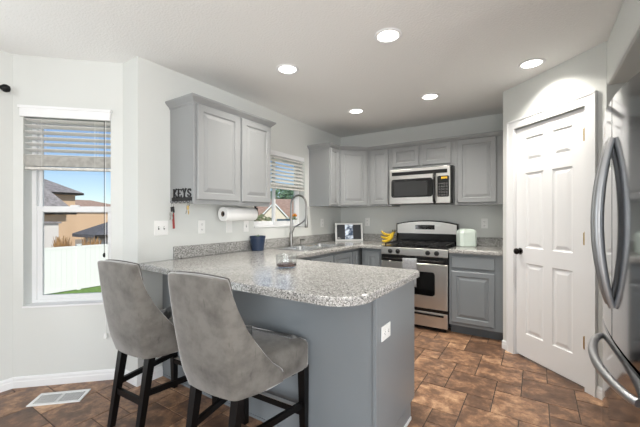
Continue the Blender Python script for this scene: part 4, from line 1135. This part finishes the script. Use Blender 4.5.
bm = B(); box(bm, p.x - 2.1, p.x + .1, p.y - 1.3, p.y + .72, .90, .99); obj('roof', bm, 'shingle', r)
def tuft(label, px, d, py_top, wd, zb, m, n=170):
    c = at(px, d); zt = 1.2611 - (py_top - 216.6) * d / 330.547
    bm = B(); rnd = random.Random(int(px * 7))
    for k in range(n):
        a = rnd.random() * 2 * PI; rr = rnd.random() ** .5 * wd; h = (zt - zb) * (.6 + .4 * rnd.random())
        b0 = Vector((c.x + rr * .25 * math.cos(a), c.y + rr * .25 * math.sin(a), zb)); tp = Vector((c.x + rr * math.cos(a), c.y + rr * math.sin(a), zb + h))
        tube(bm, [b0, b0.lerp(tp, .5) + Vector((0, 0, h * .12)), tp], [.02, .03, .006], 4)
    return tag(obj('ornamental_grass', bm, m), label, 'shrub')
tuft('straw coloured ornamental grass left of the fence post', 62, 15.5, 235.5, .42, GZ, 'straw')
tuft('straw coloured ornamental grass right of the fence post', 92, 16, 236.5, .42, GZ, 'straw')
bm = B(); pts = []
for k in range(41):
    a = math.radians(95 + 130 * k / 40); R_ = 260; h_ = 7 + 5 * math.sin(k * .7) + 3 * math.sin(k * 1.9 + 1)
    pts.append((R_ * math.cos(a), R_ * math.sin(a), h_ - 6))
top = [bm.verts.new(p) for p in pts]; bot = [bm.verts.new((p[0] * .8, p[1] * .8, GZ - 2)) for p in pts]; back = [bm.verts.new((p[0] * 1.2, p[1] * 1.2, GZ - 2)) for p in pts]
for k in range(40): bm.faces.new([bot[k], bot[k + 1], top[k + 1], top[k]]); bm.faces.new([top[k], top[k + 1], back[k + 1], back[k]])
struct('hills', bm, 'hill')

# outside the sink window: neighbour with brown roof and porch gable, tree, shrubs, rail
def blob_tree(name, label, c, zb, zc, R_, m, seed, trunk=True, cat='tree', n=26):
    r = thing(name, label, cat, (c.x, c.y, zb)); rnd = random.Random(seed)
    if trunk:
        bm = B(); tube(bm, [(c.x, c.y, zb), (c.x + .1, c.y, (zb + zc) / 2), (c.x, c.y + .1, zc)], [.22, .16, .08], 10); obj('trunk', bm, 'bark', r, True)
    bm = B()
    for k in range(n * 26):
        v = Vector((rnd.gauss(0, 1), rnd.gauss(0, 1), rnd.gauss(0, 1))).normalized() * R_ * rnd.random() ** .4
        v.z *= .85; p_ = Vector((c.x, c.y, zc)) + v; s_ = R_ * (.06 + .07 * rnd.random())
        d1 = Vector((rnd.gauss(0, 1), rnd.gauss(0, 1), rnd.gauss(0, 1))).normalized() * s_; d2_ = d1.orthogonal().normalized() * s_ * .55
        bm.faces.new([bm.verts.new(p_ + q_) for q_ in (-d1, -d2_, d1, d2_)])
    obj('foliage', bm, m, r); return r
# house D frame: faces the camera
dq = 24.0; pc = at(274, dq); ang = math.atan2(CAMP.y - pc.y, CAMP.x - pc.x)
r = thing('house', 'neighbouring house with reddish brown roof and cream gable outside the sink window', 'house', (pc.x, pc.y, GZ), ang)
T = Matrix.Translation((pc.x, pc.y, 0)) @ Matrix.Rotation(ang, 4, 'Z')      # local +x towards the camera, +y to the right... left mirrored below
bm = B(); box(bm, -7, -.6, -6, 6, GZ, 1.3, mtx=T); obj('walls', bm, 'cream', r)
bm = B(); V = [T @ Vector(p) for p in ((-.1, -6.4, 1.25), (-.1, 6.4, 1.25), (-4, 6.4, 2.75), (-4, -6.4, 2.75), (-8, -6.4, 1.25), (-8, 6.4, 1.25))]
skin(bm, [[V[0], V[3], V[4]], [V[1], V[2], V[5]]]); obj('roof', bm, 'shinglebrown', r)
gx = .3; gw = .85; gz0, gz1 = 1.2, 2.12
bm = B(); skin(bm, [[T @ Vector((gx, -gw, GZ)), T @ Vector((gx, gw, GZ)), T @ Vector((gx, gw, gz0)), T @ Vector((gx, 0, gz1)), T @ Vector((gx, -gw, gz0))], [T @ Vector((-2.5, -gw, GZ)), T @ Vector((-2.5, gw, GZ)), T @ Vector((-2.5, gw, gz0)), T @ Vector((-2.5, 0, gz1)), T @ Vector((-2.5, -gw, gz0))]]); obj('porch_gable', bm, 'cream', r)
bm = B()
for s in (-1, 1):
    a0 = Vector((gx + .02, s * 1.05, gz0 - .12)); a1 = Vector((gx + .02, 0, gz1 + .08)); up = Vector((0, 0, .13))
    skin(bm, [[T @ (p_ + Vector((dx, 0, 0))) for p_ in (a0, a1, a1 + up, a0 + up)] for dx in (0, .06)])
obj('fascia', bm, 'white', r)
bm = B()
for s in (-1, 1):
    a0 = Vector((gx + .08, s * 1.06, gz0 + .012)); a1 = Vector((gx + .08, 0, gz1 + .212)); up = Vector((0, 0, .04))
    skin(bm, [[T @ (p_ + Vector((dx, 0, 0))) for p_ in (a0, a1, a1 + up, a0 + up)] for dx in (0, -2.6)])
obj('porch_roof', bm, 'shinglebrown', r)
blob_tree('tree', 'leafy green tree above the brown roof outside the sink window', at(286, 36), GZ, 3.0, 2.0, 'foliage', 5, n=40)
blob_tree('shrub', 'pale green shrub at the left of the sink window view', at(257, 11), GZ, .75, .7, 'shrub', 6, cat='shrub', n=30)
blob_tree('shrub', 'pale green shrub beside the mullion of the sink window', at(268, 14), GZ, .55, .65, 'shrub', 8, cat='shrub', n=30)
p0, p1 = at(277, 10), at(300, 10)
r = thing('deck_rail', 'dark teal deck rail outside the sink window', 'railing', (p0.x, p0.y, GZ))
d = (p1 - p0); T = Matrix.Translation((p0.x, p0.y, 0)) @ Matrix.Rotation(math.atan2(d.y, d.x), 4, 'Z')
bm = B(); box(bm, 0, d.length * 2, -.03, .03, 1.09, 1.19, mtx=T); box(bm, 0, d.length * 2, -.02, .02, .3, .4, mtx=T); obj('rail', bm, 'teal', r)
for k in range(6): obj('baluster', newbox(k * .28, k * .28 + .09, -.02, .02, GZ, 1.09, mtx=T), 'teal', r)
